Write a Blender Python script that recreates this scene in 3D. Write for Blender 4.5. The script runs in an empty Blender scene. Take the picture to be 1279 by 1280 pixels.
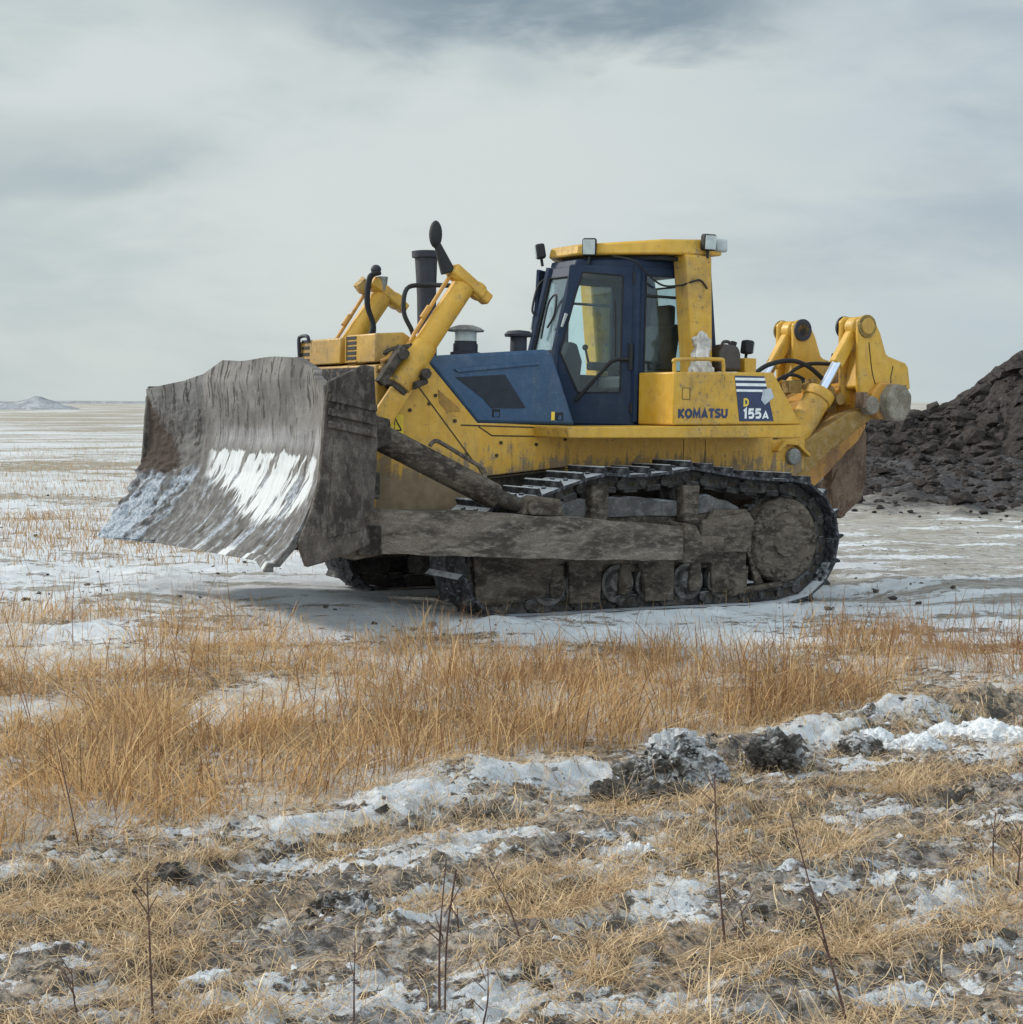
import bpy, bmesh, math, random
import numpy as np
from mathutils import Vector, Matrix, noise as mnoise

random.seed(7)
rng = np.random.default_rng(11)
scene = bpy.context.scene
C = scene.collection

# ------------------------------------------------------------------ camera
cam_d = bpy.data.cameras.new('camera')
cam = bpy.data.objects.new('camera', cam_d); C.objects.link(cam)
cam_d.sensor_width = 36.0; cam_d.sensor_fit = 'HORIZONTAL'
cam_d.lens = 36.0 * 2000.0 / 1279.0
cam_d.clip_start = 0.1; cam_d.clip_end = 20000
cam.location = (0, 0, 1.75)
cam.rotation_euler = (math.radians(90) - math.atan(137 / 2000.0), 0, 0)
scene.camera = cam

# ------------------------------------------------------------------ sky, sun, exposure
SUN = Vector((-0.80, 0.34, 0.52)).normalized()
EXPO = 0.18
scene.view_settings.view_transform = 'Standard'
scene.view_settings.look = 'None'
scene.view_settings.exposure = EXPO
scene.view_settings.gamma = 1.0
scene.view_settings.use_curve_mapping = False
world = bpy.data.worlds.new('World'); scene.world = world
world.use_nodes = True


class NT:
    """small node-tree writer"""
    def __init__(s, tree):
        s.t = tree; tree.nodes.clear()
    def n(s, typ, ins=None, **props):
        nd = s.t.nodes.new(typ)
        for k, v in props.items(): setattr(nd, k, v)
        for k, v in (ins or {}).items(): s.put(nd.inputs[k], v)
        return nd
    def put(s, sock, v):
        if isinstance(v, bpy.types.NodeSocket): s.t.links.new(v, sock)
        elif isinstance(v, bpy.types.Node): s.t.links.new(v.outputs[0], sock)
        else:
            if sock.type == 'RGBA' and len(v) == 3: v = (*v, 1)
            sock.default_value = v
    def m(s, op, a, b=0.0, c=0.0, clamp=False):
        nd = s.n('ShaderNodeMath', {0: a, 1: b, 2: c}, operation=op); nd.use_clamp = clamp
        return nd.outputs[0]
    def mix(s, f, a, b, blend='MIX'):
        nd = s.n('ShaderNodeMix', {0: f, 6: a, 7: b}, data_type='RGBA', blend_type=blend)
        return nd.outputs[2]
    def noise(s, vec, scale, detail=4, rough=0.55, dist=0.0):
        nd = s.n('ShaderNodeTexNoise', {'Vector': vec, 'Scale': scale, 'Detail': detail, 'Roughness': rough, 'Distortion': dist})
        return nd.outputs[0]
    def step(s, v, a, b):
        nd = s.n('ShaderNodeMapRange', {0: v, 1: a, 2: b, 3: 0.0, 4: 1.0}, interpolation_type='SMOOTHSTEP')
        return nd.outputs[0]
    def map(s, vec, scale=(1, 1, 1), rot=(0, 0, 0), loc=(0, 0, 0)):
        return s.n('ShaderNodeMapping', {'Vector': vec, 'Scale': scale, 'Rotation': rot, 'Location': loc}).outputs[0]
    def sep(s, vec):
        return s.n('ShaderNodeSeparateXYZ', {0: vec}).outputs
    def bump(s, h, strength=0.5, dist=0.02, nrm=None):
        d = {'Height': h, 'Strength': strength, 'Distance': dist}
        if nrm is not None: d['Normal'] = nrm
        return s.n('ShaderNodeBump', d).outputs[0]
    def attr(s, name):
        return s.n('ShaderNodeAttribute', attribute_name=name)


def build_sky():
    w = NT(world.node_tree)
    out = w.n('ShaderNodeOutputWorld')
    d = w.n('ShaderNodeTexCoord').outputs['Generated']
    sky = w.n('ShaderNodeTexSky', sky_type='NISHITA', sun_disc=False)
    sky.sun_elevation = math.asin(SUN.z); sky.sun_rotation = math.atan2(SUN.x, SUN.y)
    sky.air_density = 1.0; sky.dust_density = 2.0
    x, y, z = w.sep(d)
    az = w.m('DIVIDE', x, w.m('MAXIMUM', y, 0.2))               # azimuth tangent about north
    v1 = w.map(d, scale=(3.2, 3.2, 9.0), loc=(0.35, 0.2, 0.55), rot=(0, 0.10, 0))
    n1 = w.noise(v1, 1.25, 5, 0.50, 0.35)
    v2 = w.map(d, scale=(7, 7, 22), loc=(3.1, 1.7, 0.2), rot=(0, -0.12, 0))
    n2 = w.noise(v2, 1.2, 6, 0.52, 0.5)
    n3 = w.noise(w.map(d, scale=(14, 14, 40), loc=(1.1, 4.7, 0.9), rot=(0, -0.15, 0)), 1.2, 6, 0.55, 0.8)
    # thick bank of cloud overhead and a smaller one low in the west
    edge = w.m('ADD', z, w.m('ADD', w.m('MULTIPLY', w.m('SUBTRACT', n2, 0.5), 0.10), w.m('MULTIPLY', w.m('SUBTRACT', n3, 0.5), 0.05)))
    c1 = w.m('MULTIPLY', w.step(edge, 0.196, 0.245),
             w.m('MULTIPLY', w.step(az, -0.23, -0.02), w.m('SUBTRACT', 1.0, w.step(az, 0.10, 0.24))))
    dz = w.m('ABSOLUTE', w.m('SUBTRACT', z, w.m('ADD', 0.142, w.m('MULTIPLY', w.m('SUBTRACT', n1, 0.5), 0.06))))
    c2 = w.m('MULTIPLY', w.m('SUBTRACT', 1.0, w.step(dz, 0.004, 0.032)), w.m('SUBTRACT', 1.0, w.step(az, -0.24, -0.13)))
    dark = w.m('ADD', w.m('MULTIPLY', c1, 1.0), w.m('MULTIPLY', c2, 0.30), clamp=True)
    soft = w.step(w.m('ADD', n1, w.m('MULTIPLY', w.m('SUBTRACT', n3, 0.5), 0.22)), 0.37, 0.63)
    fine = w.step(n2, 0.35, 0.70)
    east = w.step(az, -0.02, 0.40)
    bright = w.mix(east, (5.80, 6.32, 6.42), (4.45, 5.2, 5.90))
    shade = w.mix(east, (4.45, 5.12, 5.45), (3.65, 4.35, 5.10))
    col = w.mix(soft, shade, bright)
    col = w.mix(w.m('MULTIPLY', fine, 0.34), col, (5.95, 6.45, 6.40))
    col = w.mix(dark, col, (2.1, 2.75, 3.35))
    low = w.m('SUBTRACT', 1.0, w.step(z, -0.01, 0.10))
    col = w.mix(w.m('MULTIPLY', low, 0.40), col, (4.75, 5.55, 5.75))
    # sky behind the camera brightened, an added fill for the machine's shaded near side
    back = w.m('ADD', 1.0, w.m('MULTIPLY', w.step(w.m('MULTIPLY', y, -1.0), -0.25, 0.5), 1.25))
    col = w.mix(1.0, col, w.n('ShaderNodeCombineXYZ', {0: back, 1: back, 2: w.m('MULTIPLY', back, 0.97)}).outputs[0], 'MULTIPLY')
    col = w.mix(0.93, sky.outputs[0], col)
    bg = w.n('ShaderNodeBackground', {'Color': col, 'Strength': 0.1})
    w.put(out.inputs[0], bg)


build_sky()
sun_d = bpy.data.lights.new('sun', 'SUN')
sun_d.energy = 2.7; sun_d.angle = math.radians(8); sun_d.color = (1.0, 0.95, 0.87)
sun = bpy.data.objects.new('sun', sun_d); C.objects.link(sun)
sun.rotation_euler = SUN.to_track_quat('Z', 'Y').to_euler()


# ------------------------------------------------------------------ materials
def new_mat(name):
    m = bpy.data.materials.new(name); m.use_nodes = True
    return m, NT(m.node_tree)


def finish(nt, col, rough=0.6, metal=0.0, normal=None, spec=0.5, coat=0.0):
    out = nt.n('ShaderNodeOutputMaterial')
    ins = {'Base Color': col, 'Roughness': rough, 'Metallic': metal, 'Specular IOR Level': spec}
    if normal is not None: ins['Normal'] = normal
    p = nt.n('ShaderNodeBsdfPrincipled', ins)
    nt.put(out.inputs[0], p)
    return p


def coords(nt):
    return nt.n('ShaderNodeTexCoord').outputs['Object']


def painted(name, base, base2, dirt=0.35, splash=None, rough=0.42, dirtcol=(0.15, 0.115, 0.08), chips=0.0, spec=0.4):
    """weathered paint: faded patches, dried mud films, spatter, bare chips"""
    m, t = new_mat(name); o = coords(t)
    big = t.noise(o, 2.2, 7, 0.62); mid = t.noise(o, 9, 6, 0.6); fine = t.noise(o, 60, 3, 0.6)
    streak = t.noise(t.map(o, scale=(9, 9, 1.3)), 2.0, 5, 0.6)
    col = t.mix(t.step(mid, 0.35, 0.7), base, base2)
    d = t.m('MULTIPLY', t.step(big, 0.46, 0.72), dirt)
    d = t.m('ADD', d, t.m('MULTIPLY', t.step(streak, 0.50, 0.78), dirt * 0.7))
    spk = t.m('MULTIPLY', t.step(t.noise(o, 24, 5, 0.65), 0.58, 0.66), t.step(big, 0.38, 0.60))
    d = t.m('ADD', d, t.m('ADD', t.m('MULTIPLY', t.step(fine, 0.60, 0.72), dirt * 0.9), t.m('MULTIPLY', spk, min(1.0, dirt * 1.6))), clamp=True)
    if splash:
        lo, hi, amt = splash
        z = t.sep(o)[2]
        zz = t.m('ADD', z, t.m('MULTIPLY', t.m('SUBTRACT', streak, 0.5), 0.9))
        s = t.m('MULTIPLY', t.m('SUBTRACT', 1.0, t.step(zz, lo, hi)), amt)
        s = t.m('ADD', s, t.m('ADD', t.m('MULTIPLY', t.m('SUBTRACT', mid, 0.5), 1.3), t.m('MULTIPLY', t.m('SUBTRACT', fine, 0.5), 0.8)))
        d = t.m('MAXIMUM', d, t.m('MULTIPLY', t.step(s, 0.30, 0.75), 0.92), clamp=True)
    dc = t.mix(t.step(mid, 0.3, 0.7), dirtcol, tuple(c * 1.5 for c in dirtcol))
    col = t.mix(d, col, dc)
    if chips:
        ch = t.step(t.noise(o, 17, 5, 0.7), 0.66, 0.69)
        col = t.mix(t.m('MULTIPLY', ch, chips), col, (0.10, 0.055, 0.03))
    r = t.m('ADD', rough, t.m('MULTIPLY', d, 0.45), clamp=True)
    b = t.bump(t.m('ADD', t.m('MULTIPLY', big, 0.5), t.m('MULTIPLY', t.m('MULTIPLY', d, fine), 0.6)), 0.22, 0.02)
    finish(t, col, r, 0.0, b, spec)
    return m


def muddy(name, c1, c2, c3=None, rough=0.88, bump=0.7, scale=1.0, snow=0.0, stretch=(1, 1, 1), spec=0.3):
    """steel caked in dried mud; snow > 0 leaves frost where faces look up"""
    m, t = new_mat(name); o = t.map(coords(t), scale=stretch)
    a = t.noise(o, 3.0 * scale, 8, 0.65); b = t.noise(o, 14 * scale, 7, 0.65); f = t.noise(o, 70 * scale, 4, 0.6)
    col = t.mix(t.step(a, 0.39, 0.62), c1, c2)
    col = t.mix(t.m('MULTIPLY', t.step(b, 0.46, 0.66), 0.55), col, c3 or tuple(v * 1.5 for v in c2))
    col = t.mix(t.m('MULTIPLY', t.step(f, 0.48, 0.68), 0.55), col, tuple(v * 0.5 for v in c1))
    if snow:
        nz = t.sep(t.n('ShaderNodeNewGeometry').outputs['Normal'])[2]
        s = t.m('MULTIPLY', t.step(t.m('ADD', nz, t.m('MULTIPLY', t.m('SUBTRACT', b, 0.5), 1.2)), 0.45, 0.85), snow, clamp=True)
        col = t.mix(s, col, (0.62, 0.65, 0.70))
    h = t.m('ADD', t.m('MULTIPLY', a, 0.6), t.m('ADD', t.m('MULTIPLY', b, 0.35), t.m('MULTIPLY', f, 0.12)))
    finish(t, col, rough, 0.0, t.bump(h, bump, 0.05), spec)
    return m


def plain(name, col, rough=0.5, metal=0.0, var=0.25, bump=0.1):
    m, t = new_mat(name); o = coords(t)
    a = t.noise(o, 11, 6, 0.6)
    c = t.mix(t.step(a, 0.3, 0.7), tuple(v * (1 - var) for v in col), tuple(min(1, v * (1 + var)) for v in col))
    r = t.m('ADD', rough - 0.08, t.m('MULTIPLY', a, 0.2), clamp=True)
    finish(t, c, r, metal, t.bump(t.noise(o, 40, 4), bump, 0.01))
    return m


M = {}
M['yellow'] = painted('yellow_paint', (0.56, 0.305, 0.030), (0.63, 0.365, 0.055), 0.42, (0.95, 1.65, 1.0), chips=0.5)
M['yellow_clean'] = painted('faded_yellow_paint', (0.57, 0.320, 0.030), (0.61, 0.365, 0.060), 0.46, chips=0.25)
M['yellow_guard'] = painted('ochre_paint', (0.44, 0.25, 0.040), (0.52, 0.31, 0.06), 0.5)
M['yellow_rust'] = painted('chipped_yellow_paint', (0.54, 0.27, 0.04), (0.50, 0.24, 0.05), 0.95, dirtcol=(0.20, 0.115, 0.06), chips=1.0)
M['blue'] = painted('blue_paint', (0.031, 0.073, 0.148), (0.041, 0.090, 0.172), 0.22, dirtcol=(0.15, 0.165, 0.18), rough=0.45, spec=0.3)
M['blue_dark'] = painted('dark_blue_paint', (0.009, 0.021, 0.052), (0.013, 0.028, 0.064), 0.14, dirtcol=(0.06, 0.07, 0.085), rough=0.45, spec=0.22)
M['mud'] = muddy('dried_mud_on_steel', (0.046, 0.036, 0.028), (0.145, 0.117, 0.092), (0.27, 0.232, 0.19), bump=1.0, scale=1.5, stretch=(0.6, 1, 1.25))
M['cracked_mud'] = muddy('cracked_mud_crust', (0.070, 0.057, 0.046), (0.215, 0.18, 0.148), (0.36, 0.315, 0.265), bump=1.0, scale=1.7, stretch=(0.45, 1, 1.35))
M['rim'] = muddy('worn_rim_steel', (0.06, 0.055, 0.05), (0.16, 0.15, 0.14), (0.30, 0.29, 0.28), bump=0.5)
M['roller'] = muddy('scuffed_roller_steel', (0.075, 0.07, 0.067), (0.17, 0.165, 0.16), (0.34, 0.335, 0.33), bump=0.4)
M['mud_frost'] = muddy('frosted_mud_on_steel', (0.085, 0.080, 0.080), (0.16, 0.15, 0.145), (0.26, 0.26, 0.27), snow=0.75)
M['mud_dark'] = muddy('dark_mud_on_steel', (0.028, 0.023, 0.019), (0.075, 0.063, 0.052), (0.15, 0.13, 0.11), bump=0.9)
M['track'] = muddy('track_steel', (0.014, 0.014, 0.017), (0.045, 0.046, 0.052), (0.22, 0.23, 0.255), snow=0.85, rough=0.7)
M['link'] = muddy('chain_steel', (0.024, 0.022, 0.022), (0.070, 0.064, 0.060), (0.15, 0.14, 0.13), snow=0.4, rough=0.65)
M['wing'] = muddy('wing_plate_mud', (0.045, 0.037, 0.032), (0.115, 0.098, 0.085), (0.22, 0.195, 0.175), stretch=(1.6, 1, 0.8), bump=1.0)
M['rust'] = muddy('rusty_steel', (0.095, 0.062, 0.043), (0.185, 0.125, 0.088), (0.27, 0.205, 0.155), stretch=(1.2, 1, 0.8))
M['arm_mud'] = muddy('ochre_mud_film', (0.24, 0.145, 0.040), (0.33, 0.205, 0.065), (0.36, 0.27, 0.16), bump=0.6)
M['grey_steel'] = muddy('grey_scuffed_steel', (0.17, 0.165, 0.155), (0.27, 0.265, 0.25), (0.36, 0.355, 0.335), rough=0.7, bump=0.7)
M['boss'] = muddy('greasy_boss', (0.16, 0.11, 0.04), (0.34, 0.22, 0.06), (0.45, 0.32, 0.12), bump=0.4)
M['black'] = plain('black_rubber', (0.011, 0.012, 0.014), 0.7)
M['stack'] = plain('dark_grey_enamel', (0.018, 0.021, 0.032), 0.6, 0.0, 0.35)
M['charcoal'] = plain('charcoal_mesh', (0.020, 0.026, 0.038), 0.8)
M['cap'] = muddy('dirty_tan_cap', (0.17, 0.145, 0.11), (0.27, 0.24, 0.195), (0.36, 0.33, 0.285), rough=0.75, bump=0.8)
M['chrome'] = plain('polished_rod_steel', (0.55, 0.60, 0.72), 0.18, 1.0, 0.08, 0.02)
M['lens'] = plain('lamp_lens', (0.42, 0.46, 0.46), 0.2, 0.0, 0.15)
M['white'] = plain('white_print', (0.74, 0.76, 0.76), 0.5, 0.0, 0.12)
M['navy'] = plain('navy_print', (0.022, 0.035, 0.095), 0.45, 0.0, 0.2)
M['print_yellow'] = plain('yellow_print', (0.75, 0.55, 0.07), 0.5, 0.0, 0.12)
M['sticker'] = plain('warning_yellow', (0.70, 0.50, 0.02), 0.5, 0.0, 0.12)
M['orange_recess'] = plain('ochre_recess', (0.30, 0.16, 0.03), 0.6, 0.0, 0.3)
M['tape'] = plain('silver_tape', (0.42, 0.46, 0.50), 0.35, 0.2, 0.2)
M['cloth'] = plain('dirty_white_cloth', (0.56, 0.53, 0.50), 0.9, 0.0, 0.4, 0.6)
M['canister'] = plain('brown_black_plastic', (0.045, 0.035, 0.03), 0.5)
M['seat'] = plain('dark_seat_fabric', (0.05, 0.055, 0.06), 0.85)
M['seam'] = plain('panel_gap', (0.05, 0.035, 0.015), 0.8)


def glass_mat():
    m, t = new_mat('tinted_cab_glass'); o = coords(t)
    out = t.n('ShaderNodeOutputMaterial')
    dirt = t.step(t.noise(o, 5, 6, 0.65), 0.45, 0.8)
    tr = t.n('ShaderNodeBsdfTransparent', {0: (0.92, 0.985, 0.99)})
    gl = t.n('ShaderNodeBsdfGlossy', {0: (0.9, 0.95, 1.0), 'Roughness': 0.04})
    df = t.n('ShaderNodeBsdfDiffuse', {0: (0.22, 0.24, 0.25)})
    fr = t.n('ShaderNodeFresnel', {0: 1.45})
    s1 = t.n('ShaderNodeMixShader', {0: t.m('MULTIPLY', fr, 0.55, clamp=True), 1: tr, 2: gl})
    s2 = t.n('ShaderNodeMixShader', {0: t.m('MULTIPLY', dirt, 0.05), 1: s1, 2: df})
    t.put(out.inputs[0], s2)
    return m


M['glass'] = glass_mat()


def blade_mat():
    """moldboard front: dried grey mud above, a belt scoured to bright steel, frozen mud and ice below"""
    m, t = new_mat('moldboard_surface'); o = coords(t)
    x, y, z = t.sep(o)
    # scour marks run down the plate and lean towards the middle
    sh = t.n('ShaderNodeCombineXYZ', {0: 0.0, 1: t.m('ADD', y, t.m('MULTIPLY', z, -0.55)), 2: z}).outputs[0]
    st1 = t.noise(t.map(sh, scale=(1, 7.5, 1.3)), 1.0, 6, 0.62, 0.3)
    st2 = t.noise(t.map(o, scale=(1, 12, 2.6)), 1.0, 7, 0.64, 0.5)
    st3 = t.noise(t.map(o, scale=(1, 55, 5)), 1.0, 4, 0.6)
    big = t.noise(o, 2.2, 7, 0.6); fine = t.noise(o, 45, 5, 0.65); mid = t.noise(o, 12, 7, 0.65)
    mud = t.mix(t.step(big, 0.3, 0.7), (0.105, 0.096, 0.090), (0.235, 0.222, 0.212))
    mud = t.mix(t.m('MULTIPLY', t.step(st3, 0.45, 0.75), 0.28), mud, (0.29, 0.275, 0.265))
    mud = t.mix(t.m('MULTIPLY', t.step(t.m('ADD', st2, t.m('MULTIPLY', t.m('SUBTRACT', mid, 0.5), 0.3)), 0.545, 0.60), 0.9), mud, (0.055, 0.049, 0.044))
    sh2 = t.n('ShaderNodeCombineXYZ', {0: 0.0, 1: t.m('ADD', y, t.m('MULTIPLY', z, -0.25)), 2: z}).outputs[0]
    st4 = t.noise(t.map(sh2, scale=(1, 17, 3.2)), 1.0, 5, 0.6, 0.4)
    mud = t.mix(t.m('MULTIPLY', t.m('MULTIPLY', t.step(st4, 0.60, 0.64), t.step(big, 0.40, 0.55)), 0.92), mud, (0.045, 0.038, 0.033))
    low = t.mix(t.step(mid, 0.35, 0.7), (0.085, 0.080, 0.078), (0.19, 0.182, 0.178))
    ice = t.mix(t.step(fine, 0.35, 0.65), (0.20, 0.225, 0.265), (0.47, 0.51, 0.57))
    farside = t.m('SUBTRACT', 1.0, t.step(t.m('ADD', y, t.m('MULTIPLY', big, 0.6)), -1.45, -0.75))
    icef = t.step(t.m('ADD', t.m('ADD', st1, t.m('MULTIPLY', mid, 0.4)), t.m('MULTIPLY', farside, 0.17)), 0.73, 0.88)
    low = t.mix(icef, low, ice)
    zl = t.m('ADD', z, t.m('MULTIPLY', t.m('SUBTRACT', st1, 0.5), 0.75))
    base = t.mix(t.step(z, 1.05, 1.22), low, mud)
    # bright belt
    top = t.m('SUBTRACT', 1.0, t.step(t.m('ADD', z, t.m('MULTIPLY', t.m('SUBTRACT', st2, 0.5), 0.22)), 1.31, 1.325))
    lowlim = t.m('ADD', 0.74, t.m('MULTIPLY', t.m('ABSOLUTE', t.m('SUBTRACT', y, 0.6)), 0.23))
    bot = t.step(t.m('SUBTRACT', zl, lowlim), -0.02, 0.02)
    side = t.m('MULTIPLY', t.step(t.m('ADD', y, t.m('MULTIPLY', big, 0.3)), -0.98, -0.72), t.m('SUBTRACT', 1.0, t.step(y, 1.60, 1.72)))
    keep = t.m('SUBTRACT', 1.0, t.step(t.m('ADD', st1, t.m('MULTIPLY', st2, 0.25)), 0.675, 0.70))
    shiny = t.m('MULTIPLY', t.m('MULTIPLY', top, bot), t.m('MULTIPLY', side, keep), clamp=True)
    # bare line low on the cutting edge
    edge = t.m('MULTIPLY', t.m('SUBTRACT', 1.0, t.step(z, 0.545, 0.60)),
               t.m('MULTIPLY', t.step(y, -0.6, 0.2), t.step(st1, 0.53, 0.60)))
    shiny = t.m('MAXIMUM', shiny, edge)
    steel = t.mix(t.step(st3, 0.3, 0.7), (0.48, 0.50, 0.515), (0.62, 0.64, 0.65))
    band = t.m('SUBTRACT', 1.0, t.step(t.m('ABSOLUTE', t.m('SUBTRACT', t.m('ADD', z, t.m('MULTIPLY', t.m('SUBTRACT', st2, 0.5), 0.25)), 1.44)), 0.03, 0.13))
    base = t.mix(t.m('MULTIPLY', band, t.m('MULTIPLY', t.step(t.m('ADD', y, t.m('MULTIPLY', t.m('SUBTRACT', st2, 0.5), 1.6)), -1.2, -0.5), t.m('MULTIPLY', t.step(st3, 0.30, 0.62), 0.5))), base, (0.40, 0.40, 0.42))
    # damp dark clay stuck to the far wing
    wing = t.m('MULTIPLY', t.m('SUBTRACT', 1.0, t.step(t.m('ADD', y, t.m('MULTIPLY', mid, 0.45)), -1.30, -1.18)),
               t.m('MULTIPLY', t.step(t.m('ADD', z, t.m('MULTIPLY', mid, 0.25)), 1.17, 1.24),
                   t.m('SUBTRACT', 1.0, t.step(t.m('ADD', z, t.m('ADD', t.m('MULTIPLY', st2, 0.7), t.m('MULTIPLY', y, 0.9))), 0.25, 0.38))))
    base = t.mix(wing, base, t.mix(fine, (0.035, 0.025, 0.02), (0.085, 0.062, 0.05)))
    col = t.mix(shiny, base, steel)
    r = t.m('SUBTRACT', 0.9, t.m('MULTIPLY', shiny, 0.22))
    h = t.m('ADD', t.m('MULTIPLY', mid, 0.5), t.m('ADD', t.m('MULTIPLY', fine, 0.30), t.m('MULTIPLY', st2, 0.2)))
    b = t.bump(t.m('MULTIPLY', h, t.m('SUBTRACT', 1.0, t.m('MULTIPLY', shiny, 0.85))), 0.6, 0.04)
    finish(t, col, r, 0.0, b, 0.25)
    return m


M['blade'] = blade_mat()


# ------------------------------------------------------------------ noise on arrays
def _hash(ix, iy, seed):
    h = (ix.astype(np.int64) * 374761393 + iy.astype(np.int64) * 668265263 + seed * 974634721) & 0xFFFFFFFF
    h = ((h ^ (h >> 13)) * 1274126177) & 0xFFFFFFFF
    h = h ^ (h >> 16)
    return (h & 0xFFFF) / 65535.0 * 2 * np.pi


def perlin(x, y, seed=0):
    x = np.asarray(x, float); y = np.asarray(y, float)
    x0 = np.floor(x); y0 = np.floor(y); fx = x - x0; fy = y - y0
    u = fx * fx * fx * (fx * (fx * 6 - 15) + 10); v = fy * fy * fy * (fy * (fy * 6 - 15) + 10)
    def g(dx, dy):
        a = _hash(x0 + dx, y0 + dy, seed)
        return np.cos(a) * (fx - dx) + np.sin(a) * (fy - dy)
    return ((g(0, 0) * (1 - u) + g(1, 0) * u) * (1 - v) + (g(0, 1) * (1 - u) + g(1, 1) * u) * v) * 1.5


def fbm(x, y, octaves=4, seed=0, gain=0.5):
    s = 0; a = 1.0; f = 1.0
    for k in range(octaves):
        s = s + a * perlin(x * f, y * f, seed + k * 17); a *= gain; f *= 2.03
    return s


def sstep(v, a, b):
    t = np.clip((v - a) / (b - a), 0, 1)
    return t * t * (3 - 2 * t)


# ------------------------------------------------------------------ machine frame in the world
PO = np.array([1.79291544, 15.79194495, -0.10690135])
PF = np.array([-0.85687357, -0.51486158, 0.02617695])
PL = np.array([0.51503807, -0.8571673, 0.0])
PU = np.array([0.02243802, 0.01348213, 0.99965732])


# ------------------------------------------------------------------ terrain
def ridge_dist(x, y):
    """signed distance in depth from the windrow of snow and earth; > 0 is beyond it"""
    return y - (7.22 + 0.62 * x + 0.22 * perlin(x * 0.7, y * 0 + 3.3, 5))


def apron_mask(x, y):
    return sstep(x - (4.6 + 0.9 * perlin(x * 0.3, y * 0.3, 41)), 0, 2.6) * sstep(y + 1.6 * perlin(x * 0.25, y * 0.25, 42) + 1.8 * fbm(x * 1.1, y * 0.8, 4, 43, 0.6), 23.2, 26.8) * (1 - sstep(y, 62, 90))


def height(x, y):
    x = np.asarray(x, float); y = np.asarray(y, float)
    near = 1 - sstep(y, 40, 110)
    z = 0.05 * fbm(x * 0.25, y * 0.25, 3, 1) * near + 0.018 * fbm(x * 1.1, y * 1.1, 3, 2) * near
    # broken frozen ground on this side of the windrow
    r = ridge_dist(x, y)
    front = 1 - sstep(r, -0.3, 0.25)
    rut = fbm(x * 1.5 + y * 0.5, (y - 0.62 * x) * 3.2, 4, 7, 0.55)
    z = z + front * (0.034 * rut + 0.026 * np.abs(fbm(x * 6, y * 8, 4, 9, 0.6)) + 0.018 * np.abs(fbm(x * 15, y * 19, 3, 10, 0.6)) + 0.010 * perlin(x * 34, y * 38, 11))
    stand = sstep(r, -0.1, 0.3) * (1 - sstep(y, 12.5, 14))
    z = z + stand * (0.020 * np.abs(fbm(x * 4.3, y * 5.2, 4, 25, 0.6)) + 0.008 * perlin(x * 16, y * 19, 27))
    # the windrow
    amp = np.interp(x, [-3.5, -1.0, -0.7, -0.35, 0.25, 0.5, 1.2, 1.6, 2.2, 3.6], [0.006, 0.008, 0.02, 0.050, 0.045, 0.02, 0.03, 0.065, 0.10, 0.09])
    amp = amp * np.clip(0.85 + 0.95 * fbm(x * 2.2, y * 2.6, 4, 14, 0.6), 0, 2.2)
    wid = np.interp(x, [-3, -0.8, -0.3, 0.4, 1.4, 3], [0.24, 0.22, 0.20, 0.16, 0.20, 0.30]) * (1 + 0.35 * perlin(x * 1.7, y * 1.7, 15))
    rr = r + 0.10 * fbm(x * 3.1, y * 3.1, 3, 16)
    body = np.exp(-(rr / wid) ** 2)
    z = z + np.maximum(amp, 0.0) * body + body * 0.030 * np.abs(fbm(x * 8, y * 8, 4, 18, 0.6))
    z = z - 0.04 * np.exp(-((r + 0.50) / 0.24) ** 2)
    hump = np.exp(-(((x + 0.25) / 0.22) ** 2 + ((y - 7.28) / 0.22) ** 2))
    z = z + 0.07 * hump
    # churned ground round the machine and in the yard beyond it
    mid = sstep(y, 10.5, 12.5) * (1 - sstep(y, 30, 60))
    z = z + mid * (0.030 * fbm(x * 1.0 + 3, y * 2.6, 4, 21, 0.6) + 0.030 * np.abs(fbm(x * 2.2, y * 3.4, 4, 23, 0.6)) * sstep(-x, -1.0, 1.5))
    # ploughed dark apron before the heap
    ap = apron_mask(x, y)
    z = z + ap * (0.16 * np.abs(fbm(x * 0.9, y * 0.9, 4, 31, 0.6)) + 0.03 * np.maximum(y - 27, 0) * (1 - sstep(y, 40, 60)))
    # bearing surface under the tracks
    dx = x - PO[0]; dy = y - PO[1]
    X = dx * PF[0] + dy * PF[1]; Y = dx * PL[0] + dy * PL[1]
    pad = PO[2] + 0.0262 * X + 0.012
    m = sstep(X, -2.2, -0.9) * (1 - sstep(X, 3.6, 5.0)) * (1 - sstep(np.abs(Y), 1.65, 2.9))
    z = z * (1 - m) + (pad + 0.25 * z * sstep(np.abs(Y), 1.35, 1.8)) * m
    cleat = sstep(-X, 0.2, 1.2) * (1 - sstep(-X, 9, 14)) * np.exp(-((np.abs(Y) - 1.12) / 0.30) ** 4)
    z = z + cleat * (0.016 * np.sin(X * 2 * np.pi / 0.232) - 0.02)
    bank = np.exp(-((Y - 1.85) / 0.24) ** 2) * sstep(X, -1.0, 0.4) * (1 - sstep(X, 3.6, 4.3))
    z = z + bank * (0.055 + 0.04 * fbm(x * 1.6, y * 1.6, 3, 52))
    drift = np.exp(-((X - 4.0) / 0.55) ** 2 - ((Y + 0.2) / 1.3) ** 2)
    z = z + drift * 0.05
    return z


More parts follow.
